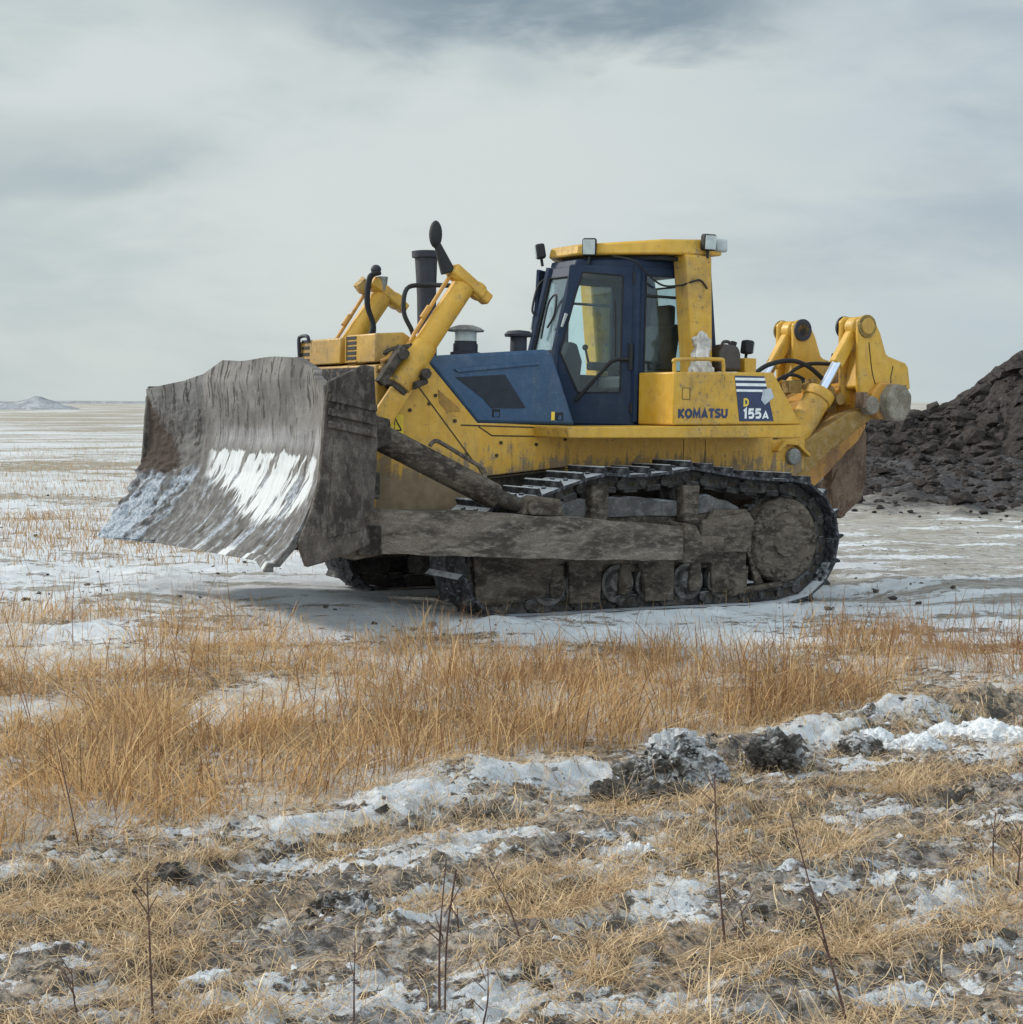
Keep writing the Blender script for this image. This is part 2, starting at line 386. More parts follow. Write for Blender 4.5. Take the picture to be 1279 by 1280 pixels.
def snow_amount(x, y):
    """how much of the ground lies under snow, 0..1"""
    r = ridge_dist(x, y)
    front = 1 - sstep(r, -0.35, 0.1)
    s_front = 0.40 + 0.42 * fbm(x * 1.2 + 0.3 * y, (y - 0.55 * x) * 2.4, 5, 61, 0.65) + 0.18 * fbm(x * 6, y * 8, 3, 62)
    s_ridge = 0.60 - 0.12 * sstep(-x, 0.7, 1.3) + 0.75 * fbm(x * 1.6, y * 2.2, 4, 63) + 0.25 * np.exp(-((x + 0.2) / 0.6) ** 2)
    s_grass = 0.56 + 0.62 * fbm(x * 0.8, y * 0.8, 3, 65)
    s_yard = 0.74 + 0.55 * fbm(x * 0.5, y * 2.0, 5, 67, 0.6)
    s_yard = s_yard - 0.46 * sstep(x, 2.6, 5.5) * sstep(y, 12.8, 14.5)
    s_field = 0.60 + 0.34 * fbm(x * 0.05, y * 0.16, 4, 69) - 0.20 * sstep(y, 60, 160)
    s = s_grass
    s = s * (1 - sstep(y, 10.5, 12)) + s_yard * sstep(y, 10.5, 12)
    far = sstep(y, 22, 32)
    s = s * (1 - far) + s_field * far
    s = s * (1 - front) + s_front * front
    rb = np.exp(-(r / 0.24) ** 2)
    s = s * (1 - rb) + s_ridge * rb
    s = s - 1.1 * apron_mask(x, y)
    return np.clip(s, 0, 1)


def new_mesh_obj(name, verts, loop_idx, starts, totals, mat, smooth=True):
    me = bpy.data.meshes.new(name)
    me.vertices.add(len(verts)); me.vertices.foreach_set('co', np.asarray(verts, np.float32).ravel())
    me.loops.add(len(loop_idx)); me.loops.foreach_set('vertex_index', np.asarray(loop_idx, np.int32))
    me.polygons.add(len(starts)); me.polygons.foreach_set('loop_start', np.asarray(starts, np.int32))
    me.polygons.foreach_set('loop_total', np.asarray(totals, np.int32))
    me.polygons.foreach_set('use_smooth', np.full(len(starts), smooth))
    me.update(calc_edges=True); me.validate()
    me.materials.append(mat)
    ob = bpy.data.objects.new(name, me); C.objects.link(ob)
    return ob


def grid_obj(name, X, Y, Z, mat, attrs=None):
    nr, nc = X.shape
    v = np.stack([X.ravel(), Y.ravel(), Z.ravel()], 1)
    i = np.arange(nr * nc).reshape(nr, nc)
    q = np.stack([i[:-1, :-1], i[:-1, 1:], i[1:, 1:], i[1:, :-1]], -1).reshape(-1, 4)
    ob = new_mesh_obj(name, v, q.ravel(), np.arange(len(q)) * 4, np.full(len(q), 4), mat)
    for k, a in (attrs or {}).items():
        at = ob.data.attributes.new(k, 'FLOAT', 'POINT'); at.data.foreach_set('value', a.ravel().astype(np.float32))
    return ob


def ground_mat():
    m, t = new_mat('frozen_ground')
    o = t.n('ShaderNodeTexCoord').outputs['Object']
    sn = t.attr('snow').outputs['Fac']; ap = t.attr('apron').outputs['Fac']; fr = t.attr('front').outputs['Fac']; yd = t.attr('yard').outputs['Fac']
    x, y, z = t.sep(o)
    n3 = t.noise(o, 3, 8, 0.66); n12 = t.noise(o, 12, 8, 0.68); n50 = t.noise(o, 55, 5, 0.68); n200 = t.noise(o, 210, 3, 0.65)
    wet = t.noise(o, 1.7, 7, 0.66, 0.6)
    lay = t.noise(t.map(o, scale=(0.55, 2.6, 1)), 1.6, 8, 0.68)              # wheel-swept layering
    fine_lay = t.noise(t.map(o, scale=(0.9, 5.5, 1)), 2.4, 8, 0.70)
    fld = t.noise(t.map(o, scale=(0.13, 0.55, 1)), 1.0, 10, 0.76)             # stubble rows of the far field
    mud = t.mix(t.step(n12, 0.35, 0.68), (0.080, 0.066, 0.058), (0.25, 0.218, 0.195))
    mud = t.mix(t.m('MULTIPLY', t.step(n50, 0.50, 0.62), 0.6), mud, (0.42, 0.385, 0.35))
    mud = t.mix(t.m('MULTIPLY', t.step(wet, 0.56, 0.66), 0.8), mud, t.mix(n50, (0.035, 0.032, 0.030), (0.10, 0.092, 0.082)))
    clay = t.mix(t.step(fine_lay, 0.35, 0.66), (0.24, 0.215, 0.185), (0.50, 0.475, 0.43))
    clay = t.mix(t.m('MULTIPLY', t.step(fine_lay, 0.60, 0.68), 0.7), clay, (0.10, 0.09, 0.08))
    straw = t.mix(t.step(n50, 0.35, 0.65), (0.29, 0.195, 0.115), (0.62, 0.47, 0.32))
    soil = t.mix(t.step(n3, 0.35, 0.65), (0.024, 0.021, 0.022), (0.075, 0.068, 0.070))
    soil = t.mix(t.m('MULTIPLY', t.step(n12, 0.52, 0.66), 0.6), soil, (0.16, 0.158, 0.165))
    base = t.mix(t.step(n12, 0.44, 0.58), mud, straw)
    base = t.mix(yd, base, clay)
    base = t.mix(t.m('MULTIPLY', fr, t.step(n3, 0.46, 0.60)), base, mud)
    snowc = t.mix(t.step(n12, 0.3, 0.75), (0.60, 0.635, 0.69), (0.82, 0.84, 0.86))
    snowd = t.mix(t.step(n50, 0.35, 0.65), (0.30, 0.30, 0.31), (0.60, 0.61, 0.63))
    sc = t.mix(t.m('MULTIPLY', t.step(n3, 0.42, 0.64), t.m('ADD', 0.40, t.m('MULTIPLY', fr, 0.45))), snowc, snowd)
    k = t.m('ADD', sn, t.m('ADD', t.m('MULTIPLY', t.m('SUBTRACT', n12, 0.5), 0.85), t.m('MULTIPLY', t.m('SUBTRACT', n50, 0.5), 0.6)))
    k = t.m('ADD', k, t.m('MULTIPLY', t.m('SUBTRACT', fine_lay, 0.5), 1.0))
    k = t.m('ADD', k, t.m('MULTIPLY', t.m('SUBTRACT', n3, 0.5), 0.5))
    dist = t.step(y, 18, 40)
    k2 = t.m('ADD', sn, t.m('ADD', t.m('MULTIPLY', t.m('SUBTRACT', fld, 0.5), 2.6), t.m('MULTIPLY', t.m('SUBTRACT', n3, 0.5), 0.9)))
    k = t.m('ADD', t.m('MULTIPLY', k, t.m('SUBTRACT', 1.0, dist)), t.m('MULTIPLY', k2, dist))
    f = t.step(k, 0.46, 0.57)
    fieldbase = t.mix(t.step(n3, 0.35, 0.65), (0.27, 0.235, 0.18), (0.40, 0.36, 0.30))
    base = t.mix(dist, base, fieldbase)
    sc = t.mix(t.m('MULTIPLY', dist, 0.75), sc, t.mix(t.step(fld, 0.35, 0.65), (0.42, 0.42, 0.42), (0.62, 0.635, 0.65)))
    film = t.m('MULTIPLY', t.m('MULTIPLY', t.step(t.m('ADD', n12, t.m('MULTIPLY', t.m('SUBTRACT', n200, 0.5), 0.5)), 0.46, 0.60), t.step(wet, 0.62, 0.42)), 0.55)
    base = t.mix(t.m('MULTIPLY', film, t.m('SUBTRACT', 1.0, dist)), base, (0.56, 0.57, 0.60))
    col = t.mix(f, base, sc)
    soilmix = t.mix(t.step(t.m('ADD', lay, t.m('MULTIPLY', n12, 0.4)), 0.80, 0.92), soil, (0.30, 0.30, 0.31))
    col = t.mix(ap, col, soilmix)
    h = t.m('ADD', t.m('MULTIPLY', n12, 0.55), t.m('ADD', t.m('MULTIPLY', n50, 0.30), t.m('ADD', t.m('MULTIPLY', n200, 0.07), t.m('MULTIPLY', fine_lay, 0.35))))
    h = t.m('ADD', t.m('MULTIPLY', h, t.m('SUBTRACT', 1.0, t.m('MULTIPLY', f, 0.25))), t.m('MULTIPLY', f, 0.20))
    finish(t, col, 0.85, 0.0, t.bump(h, 0.9, 0.07), 0.3)
    return m


def build_ground():
    ys = [-4.0, -2, 0, 1.5, 2.5, 3.2]
    y = 3.6
    while y < 16: ys.append(y); y += max(0.018, 0.0034 * y)
    while y < 64: ys.append(y); y *= 1.0065
    while y < 9000: ys.append(y); y *= 1.04
    ys = np.array(ys)
    tc = np.concatenate([np.linspace(-1.7, -0.46, 26)[:-1], np.linspace(-0.46, 0.46, 300), np.linspace(0.46, 1.7, 26)[1:]])
    Wd = np.maximum(ys, 3.0) + 1.0
    X = Wd[:, None] * tc[None, :]; Y = np.repeat(ys[:, None], len(tc), 1)
    Z = height(X, Y)
    yard = sstep(Y, 11.5, 13.5) * (1 - sstep(Y, 30, 42))
    front = 1 - sstep(ridge_dist(X, Y), -0.3, 0.3)
    g = grid_obj('ground', X, Y, Z, ground_mat(), {'snow': snow_amount(X, Y), 'apron': apron_mask(X, Y), 'front': front, 'yard': yard})
    g['kind'] = 'structure'


build_ground()


# ------------------------------------------------------------------ mesh writer
class MB:
    def __init__(s): s.bm = bmesh.new()
    def _add(s, verts, faces):
        vs = [s.bm.verts.new(v) for v in verts]
        for f in faces:
            try: s.bm.faces.new([vs[i] for i in f])
            except ValueError: pass
        return vs
    def box(s, x0, x1, y0, y1, z0, z1):
        v = [(x, y, z) for x in (x0, x1) for y in (y0, y1) for z in (z0, z1)]
        s._add(v, [(0, 1, 3, 2), (4, 6, 7, 5), (0, 4, 5, 1), (2, 3, 7, 6), (0, 2, 6, 4), (1, 5, 7, 3)]); return s
    def obox(s, c, size, mat3):
        h = Vector(size) * 0.5; R = mat3; c = Vector(c)
        v = [c + R @ Vector((sx * h.x, sy * h.y, sz * h.z)) for sx in (-1, 1) for sy in (-1, 1) for sz in (-1, 1)]
        s._add(v, [(0, 1, 3, 2), (4, 6, 7, 5), (0, 4, 5, 1), (2, 3, 7, 6), (0, 2, 6, 4), (1, 5, 7, 3)]); return s
    def prism(s, pts, y0, y1):
        """outline in X,Z carried from y0 to y1"""
        n = len(pts)
        v = [(p[0], y0, p[1]) for p in pts] + [(p[0], y1, p[1]) for p in pts]
        s._add(v, [tuple(range(n)), tuple(range(2 * n - 1, n - 1, -1))] + [(i, i + n, (i + 1) % n + n, (i + 1) % n) for i in range(n)]); return s
    def loft(s, ptsA, ptsB):
        n = len(ptsA)
        s._add(list(ptsA) + list(ptsB), [tuple(range(n)), tuple(range(2 * n - 1, n - 1, -1))] + [(i, i + n, (i + 1) % n + n, (i + 1) % n) for i in range(n)]); return s
    def plan(s, pts, z0, z1):
        return s.loft([(p[0], p[1], z0) for p in pts], [(p[0], p[1], z1) for p in pts])
    def cyl(s, p0, p1, r0, r1=None, n=20):
        p0 = Vector(p0); p1 = Vector(p1); r1 = r0 if r1 is None else r1
        d = (p1 - p0).normalized(); u = d.orthogonal().normalized(); w = d.cross(u)
        ring = lambda p, r: [p + (u * math.cos(a) + w * math.sin(a)) * r for a in (2 * math.pi * i / n for i in range(n))]
        return s.loft(ring(p0, r0), ring(p1, r1))
    def lathe(s, p0, axis, prof, n=24):
        """profile of (distance along axis, radius)"""
        p0 = Vector(p0); d = Vector(axis).normalized(); u = d.orthogonal().normalized(); w = d.cross(u)
        v = []; f = []
        for (h, r) in prof:
            for i in range(n):
                a = 2 * math.pi * i / n
                v.append(p0 + d * h + (u * math.cos(a) + w * math.sin(a)) * max(r, 1e-4))
        for k in range(len(prof) - 1):
            for i in range(n):
                j = (i + 1) % n; f.append((k * n + i, k * n + j, (k + 1) * n + j, (k + 1) * n + i))
        f.append(tuple(range(n - 1, -1, -1))); f.append(tuple((len(prof) - 1) * n + i for i in range(n)))
        s._add(v, f); return s
    def tube(s, pts, r, n=10, smooth=True):
        P = [Vector(p) for p in pts]
        if smooth and len(P) > 2:
            Q = []
            for i in range(len(P) - 1):
                a = P[max(i - 1, 0)]; b = P[i]; c = P[i + 1]; d = P[min(i + 2, len(P) - 1)]
                for k in range(6):
                    t = k / 6
                    Q.append(0.5 * ((2 * b) + (c - a) * t + (2 * a - 5 * b + 4 * c - d) * t * t + (3 * b - a - 3 * c + d) * t ** 3))
            Q.append(P[-1]); P = Q
        u = None; v = []; f = []
        for i, p in enumerate(P):
            d = (P[min(i + 1, len(P) - 1)] - P[max(i - 1, 0)]).normalized()
            u = d.orthogonal().normalized() if u is None else (u - d * u.dot(d)).normalized()
            w = d.cross(u)
            rr = r[min(i, len(r) - 1)] if isinstance(r, (list, tuple)) else r
            for k in range(n):
                a = 2 * math.pi * k / n; v.append(p + (u * math.cos(a) + w * math.sin(a)) * rr)
        for i in range(len(P) - 1):
            for k in range(n):
                j = (k + 1) % n; f.append((i * n + k, i * n + j, (i + 1) * n + j, (i + 1) * n + k))
        f.append(tuple(range(n - 1, -1, -1))); f.append(tuple((len(P) - 1) * n + k for k in range(n)))
        s._add(v, f); return s
    def ball(s, c, r, sub=2, sc=(1, 1, 1)):
        mat = Matrix.Translation(Vector(c)) @ Matrix.Diagonal((r * sc[0], r * sc[1], r * sc[2], 1))
        bmesh.ops.create_icosphere(s.bm, subdivisions=sub, radius=1.0, matrix=mat); return s
    def rough(s, amp, scale, seed=0.0, cuts=0):
        if cuts: bmesh.ops.subdivide_edges(s.bm, edges=s.bm.edges[:], cuts=cuts, use_grid_fill=True)
        s.bm.normal_update()
        for v in s.bm.verts:
            v.co += v.normal * amp * mnoise.fractal(v.co * scale + Vector((seed, seed * 0.7, -seed)), 0.9, 2.0, 4)
        return s
    def mesh(s, name, mat, sharp=35):
        bmesh.ops.recalc_face_normals(s.bm, faces=s.bm.faces[:])
        lim = math.radians(sharp)
        for f in s.bm.faces: f.smooth = True
        for e in s.bm.edges:
            if len(e.link_faces) == 2 and e.calc_face_angle(0) > lim: e.smooth = False
        me = bpy.data.meshes.new(name); s.bm.to_mesh(me); s.bm.free()
        me.materials.append(mat)
        return me
    def build(s, name, mat, parent=None, bevel=0.0, sharp=35, label=None):
        ob = bpy.data.objects.new(name, s.mesh(name, mat, sharp)); C.objects.link(ob)
        if parent: ob.parent = parent
        if bevel:
            md = ob.modifiers.new('bevel', 'BEVEL'); md.width = bevel; md.segments = 2; md.limit_method = 'ANGLE'; md.angle_limit = math.radians(40)
        if label: ob['label'] = label
        return ob


def tag(o, label, cat, group=None, kind=None):
    o['label'] = label; o['category'] = cat
    if group: o['group'] = group
    if kind: o['kind'] = kind
    return o


def empty(name, loc=(0, 0, 0), rz=0.0):
    o = bpy.data.objects.new(name, None); C.objects.link(o); o.location = loc; o.rotation_euler = (0, 0, rz)
    o.empty_display_size = 0.2
    return o


GLYPH = {   # centre lines of broad strokes in a 0..w by 0..1 box; True closes the line
    'K': (0.78, [([(0.11, 0), (0.11, 1)], False), ([(0.72, 1), (0.24, 0.50), (0.74, 0)], False)]),
    'O': (0.92, [([(0.34, 0.10), (0.11, 0.32), (0.11, 0.68), (0.34, 0.90), (0.58, 0.90), (0.81, 0.68), (0.81, 0.32), (0.58, 0.10)], True)]),
    'M': (1.02, [([(0.11, 0), (0.16, 0.93), (0.51, 0.22), (0.86, 0.93), (0.91, 0)], False)]),
    'A': (0.86, [([(0.09, 0), (0.43, 0.88), (0.77, 0)], False), ([(0.24, 0.26), (0.62, 0.26)], False)]),
    'T': (0.74, [([(0, 0.90), (0.74, 0.90)], False), ([(0.37, 0.84), (0.37, 0)], False)]),
    'S': (0.72, [([(0.66, 0.80), (0.52, 0.90), (0.22, 0.90), (0.11, 0.78), (0.13, 0.62), (0.60, 0.40), (0.62, 0.22), (0.50, 0.10), (0.18, 0.10), (0.04, 0.22)], False)]),
    'U': (0.84, [([(0.11, 1), (0.11, 0.30), (0.28, 0.10), (0.56, 0.10), (0.73, 0.30), (0.73, 1)], False)]),
    'D': (0.80, [([(0.11, 0.10), (0.11, 0.90), (0.42, 0.90), (0.68, 0.70), (0.68, 0.30), (0.42, 0.10)], True)]),
    '1': (0.50, [([(0.06, 0.72), (0.30, 0.92), (0.30, 0)], False)]),
    '5': (0.74, [([(0.66, 0.90), (0.14, 0.90), (0.11, 0.52), (0.46, 0.58), (0.62, 0.42), (0.60, 0.22), (0.44, 0.10), (0.06, 0.12)], False)]),
}


def lettering(name, body, size, pos, right, up, mat, parent, bold=0.2, width=None, thick=0.002):
    """broad block letters; size is the capital height"""
    R = Vector(right).normalized(); U = Vector(up).normalized(); N = R.cross(U).normalized()
    adv = sum(GLYPH[c][0] for c in body) + 0.13 * (len(body) - 1)
    k = (width / adv) if width else size
    m = MB(); x0 = 0.0; hw = bold * 0.5
    for c in body:
        for si, (ln, closed) in enumerate(GLYPH[c][1]):
            P = [Vector(q) for q in ln]; n = len(P); L = []; Rr = []
            for i, p in enumerate(P):
                a = P[i - 1] if (i > 0 or closed) else None; b = P[(i + 1) % n] if (i < n - 1 or closed) else None
                d1 = (p - a).normalized() if a is not None else None; d2 = (b - p).normalized() if b is not None else None
                d1 = d1 or d2; d2 = d2 or d1
                n1 = Vector((-d1.y, d1.x)); n2 = Vector((-d2.y, d2.x)); q = (n1 + n2).normalized()
                q = q * (hw / max(0.45, q.dot(n1)))
                L.append(p + q); Rr.append(p - q)
            z1 = thick * (1 + 0.25 * si)
            W = lambda q, z: Vector(pos) + R * ((x0 + q.x) * k) + U * (q.y * size) + N * z
            vs = [W(q, z1) for q in L] + [W(q, z1) for q in Rr] + [W(q, 0) for q in L] + [W(q, 0) for q in Rr]
            F = []
            for i in range(n if closed else n - 1):
                j = (i + 1) % n
                F += [(i, j, n + j, n + i), (i, 2 * n + i, 2 * n + j, j), (n + i, n + j, 3 * n + j, 3 * n + i)]
            m._add(vs, F)
        x0 += GLYPH[c][0] + 0.13
    return m.build(name, mat, parent)


# ------------------------------------------------------------------ BULLDOZER
dozer = empty('bulldozer')
dozer.matrix_world = Matrix(((PF[0], PL[0], PU[0], PO[0]), (PF[1], PL[1], PU[1], PO[1]), (PF[2], PL[2], PU[2], PO[2]), (0, 0, 0, 1)))
tag(dozer, 'muddy yellow and blue crawler bulldozer with raised blade and rear ripper on snowy ground', 'bulldozer')
D = dozer


def build_blade():
    # moldboard: concave plate, wings swept forward, spill guard on top
    prof = [(0.50, 5.07), (0.56, 5.03), (0.70, 4.90), (0.90, 4.78), (1.15, 4.68), (1.45, 4.63), (1.75, 4.64), (1.92, 4.665), (2.11, 4.64)]
    pz = np.array([p[0] for p in prof]); px = np.array([p[1] for p in prof])
    def top_z(y):
        a = abs(y)
        if a < 0.80: return 2.10 + 0.01 * math.sin(y * 5)
        if a < 1.45: return 2.10 - (a - 0.80) / 0.65 * 0.17
        return 1.93 - (a - 1.45) / 0.55 * 0.075
    ny, nz = 220, 120
    V = []; F = []
    for side in (0, 1):
        for i in range(ny + 1):
            y = -2.0 + 4.0 * i / ny
            tz = top_z(y); bz = 0.515 + 0.015 * y
            for k in range(nz + 1):
                z = bz + (tz - bz) * k / nz
                x = float(np.interp(z, pz, px)) + 0.27 * max(0.0, (abs(y) - 1.22) / 0.78) ** 0.9
                if side == 0:
                    q = Vector((y * 3, z * 3, 1.3))
                    lump = mnoise.fractal(q * 2.3, 0.8, 2.0, 5)
                    e = 0.006 * lump
                    lowfar = float(sstep(-y, 0.9, 1.5)) * (1 - float(sstep(z, 1.10, 1.25)))
                    e += lowfar * (0.035 + 0.035 * mnoise.fractal(q * 4.0, 0.8, 2.0, 4))
                    lownear = (1 - float(sstep(z, 0.75, 1.0))) * 0.012 * mnoise.fractal(Vector((y * 9, z * 3, 0)), 0.8, 2.0, 4)
                    e += lownear
                    if y < -1.25 and 1.15 < z < 1.75: e += 0.012 * mnoise.fractal(q * 6, 0.7, 2.0, 4)
                    if k > nz - 2: e *= 0.3
                    V.append((x + e, y, z))
                else:
                    V.append((x - 0.07, y, z))
    st = nz + 1; off = (ny + 1) * st
    for i in range(ny):
        for k in range(nz):
            a = i * st + k
            F.append((a, a + st, a + st + 1, a + 1)); F.append((off + a, off + a + 1, off + a + st + 1, off + a + st))
        F.append((i * st, off + i * st, off + (i + 1) * st, (i + 1) * st))
        a = i * st + nz; F.append((a, a + st, off + a + st, off + a))
    for i in (0, ny):
        for k in range(nz):
            a = i * st + k; F.append((a, a + 1, off + a + 1, off + a))
    b = MB(); b._add(V, F)
    blade = b.build('blade', M['blade'], D, sharp=50)
    # cutting edge and end bits
    c = MB()
    c.loft([(5.10, -1.22, 0.478), (5.055, -1.22, 0.525), (5.03, -1.22, 0.525), (5.02, -1.22, 0.475)],
           [(5.10, 1.22, 0.518), (5.055, 1.22, 0.560), (5.03, 1.22, 0.560), (5.02, 1.22, 0.515)])
    c.build('cutting_edge', M['blade'], blade, 0.004)
    for s in (-1, 1):
        z0 = 0.49 + 0.02 * s
        e = MB(); e.loft([(5.03, s * 1.225, z0), (5.11, s * 1.225, z0), (5.065, s * 1.225, z0 + 0.06), (5.03, s * 1.225, z0 + 0.06)],
                         [(5.29, s * 2.0, z0), (5.37, s * 2.0, z0), (5.335, s * 2.0, z0 + 0.06), (5.29, s * 2.0, z0 + 0.06)])
        e.build('end_bit', M['blade'], blade, 0.006)
    # wing end plates with wear bars
    for s in (-1, 1):
        o = [(4.54, 2.00), (4.62, 2.01), (4.90, 1.88), (4.93, 1.60), (4.94, 1.40), (4.96, 1.15), (5.03, 0.92), (5.12, 0.72), (5.05, 0.54), (4.86, 0.585), (4.68, 0.64), (4.545, 0.70), (4.60, 0.88), (4.52, 0.95), (4.50, 1.45)]
        y0, y1 = (1.985, 2.045) if s > 0 else (-2.045, -1.985)
        if s < 0: o = [(x, min(z, 1.89)) for x, z in o if z < 2.005 or x < 4.6]
        p = MB().prism(o, y0, y1)
        pl = p.build('wing_plate', M['wing'], blade, 0.012)
        w = MB()
        for (za, zb) in ((1.79, 1.73), (1.69, 1.63), (1.60, 1.54)):
            w.prism([(4.905, za + 0.0), (4.525, za - 0.09 + 0.02), (4.525, za - 0.14 + 0.02), (4.91, za - 0.05)], s * 2.045 - 0.001 * s, s * 2.075)
        w.prism([(4.86, 1.47), (4.62, 1.45), (4.64, 0.80), (4.90, 0.75)], s * 2.044, s * 2.058)
        w.build('wear_bar', M['wing'], pl, 0.008)
    # ribs on the back
    r = MB()
    for y in (-1.1, -0.4, 0.4, 1.1):
        r.prism([(4.98, 0.62), (4.80, 0.80), (4.58, 1.4), (4.57, 1.85), (4.40, 1.7), (4.38, 0.75), (4.55, 0.56)], y - 0.03, y + 0.03)
    r.box(4.38, 4.56, -1.85, 1.85, 1.02, 1.22); r.box(4.36, 4.55, -1.85, 1.85, 0.60, 0.82)
    for s in (-1, 1):
        r.prism([(4.56, 1.25), (4.35, 0.98), (4.30, 0.62), (4.56, 0.56)], s * 0.77 - 0.06, s * 0.77 + 0.06)
        r.prism([(4.60, 1.70), (4.22, 1.62), (4.20, 1.44), (4.56, 1.30)], s * 1.55 - 0.13, s * 1.55 + 0.13)
    r.build('blade_rib', M['mud_dark'], blade, 0.01)


build_blade()


def build_push_gear():
    for s in (1, -1):
        lo, hi = (1.46, 1.76) if s > 0 else (-1.76, -1.46)
        b = MB().prism([(4.40, 0.93), (3.4, 0.905), (2.4, 0.84), (1.42, 0.755), (1.36, 0.70), (1.36, 0.53), (1.42, 0.475), (2.4, 0.51), (3.4, 0.55), (4.40, 0.60)], lo, hi)
        arm = b.rough(0.012, 3.0, 4 * s, 12).rough(0.006, 13.0, s).build('push_arm', M['cracked_mud'], D, 0.012)
        MB().prism([(1.46, 0.80), (1.34, 0.77), (1.30, 0.70), (1.30, 0.52), (1.36, 0.45), (1.46, 0.46)], lo - 0.02, hi + 0.02).build('arm_collar', M['mud'], arm, 0.01)
        MB().box(0.98, 1.31, lo + 0.03, hi - 0.05, 0.51, 0.67).build('trunnion', M['mud'], arm, 0.015)
        MB().prism([(4.56, 0.98), (4.36, 0.95), (4.33, 0.60), (4.56, 0.56), (4.72, 0.62)], lo - 0.02, hi + 0.06).build('blade_joint', M['mud'], arm, 0.015)
        # pivot bracket for the brace
        pb = MB().prism([(3.02, 0.88), (2.98, 1.00), (2.90, 1.03), (2.66, 1.00), (2.62, 0.86)], s * 1.52, s * 1.68)
        br = pb.build('brace_bracket', M['mud'], arm, 0.012)
        MB().cyl((2.93, s * 1.49, 0.93), (2.93, s * 1.71, 0.93), 0.055).build('pin', M['mud'], br, 0.006)
        # tilt brace
        y = s * 1.57
        t = MB().cyl((4.34, y, 1.52), (3.22, y, 1.02), 0.105, 0.105, 24)
        tb = t.build('tilt_brace', M['mud'], D, 0.012)
        MB().cyl((3.23, y, 1.025), (2.94, y, 0.93), 0.07, 0.06).build('rod', M['mud_dark'], tb)
        MB().tube([(3.85, y + 0.06 * s, 1.42), (3.80, y + 0.06 * s, 1.46), (3.70, y + 0.06 * s, 1.42), (3.50, y + 0.06 * s, 1.315), (3.36, y + 0.06 * s, 1.24), (3.35, y + 0.06 * s, 1.17)], 0.017).build('hydraulic_pipe', M['mud'], tb)
    MB().cyl((4.42, 1.50, 1.20), (4.24, 1.50, 1.13), 0.04).build('grease_lug', M['mud_dark'], D)


build_push_gear()


# ---- tracks
def track_path():
    P = []
    for k in range(25):                                 # rear wrap round the sprocket, bottom to top
        a = math.radians(-90 - 180 * k / 24); P.append((-0.06 + 0.575 * math.cos(a), 0.585 + 0.575 * math.sin(a)))
    P += [(0.35, 1.165), (0.75, 1.215), (1.08, 1.262), (1.40, 1.215), (1.75, 1.190), (2.06, 1.205), (2.40, 1.11), (2.70, 1.01)]
    for k in range(21):
        a = math.radians(84 - 174 * k / 20); P.append((2.93 + 0.49 * math.cos(a), 0.485 + 0.49 * math.sin(a)))
    P += [(2.0, 0.0), (1.0, 0.0), (0.2, -0.002)]
    # resample densely with smoothing
    Q = np.array(P + [P[0]])
    seg = np.hypot(*np.diff(Q, axis=0).T); s = np.concatenate([[0], np.cumsum(seg)])
    return Q, s


TP, TS = track_path()


def on_track(t):
    t = t % TS[-1]
    return np.array([np.interp(t, TS, TP[:, 0]), np.interp(t, TS, TP[:, 1])])


NSH = 41
PITCH = TS[-1] / NSH


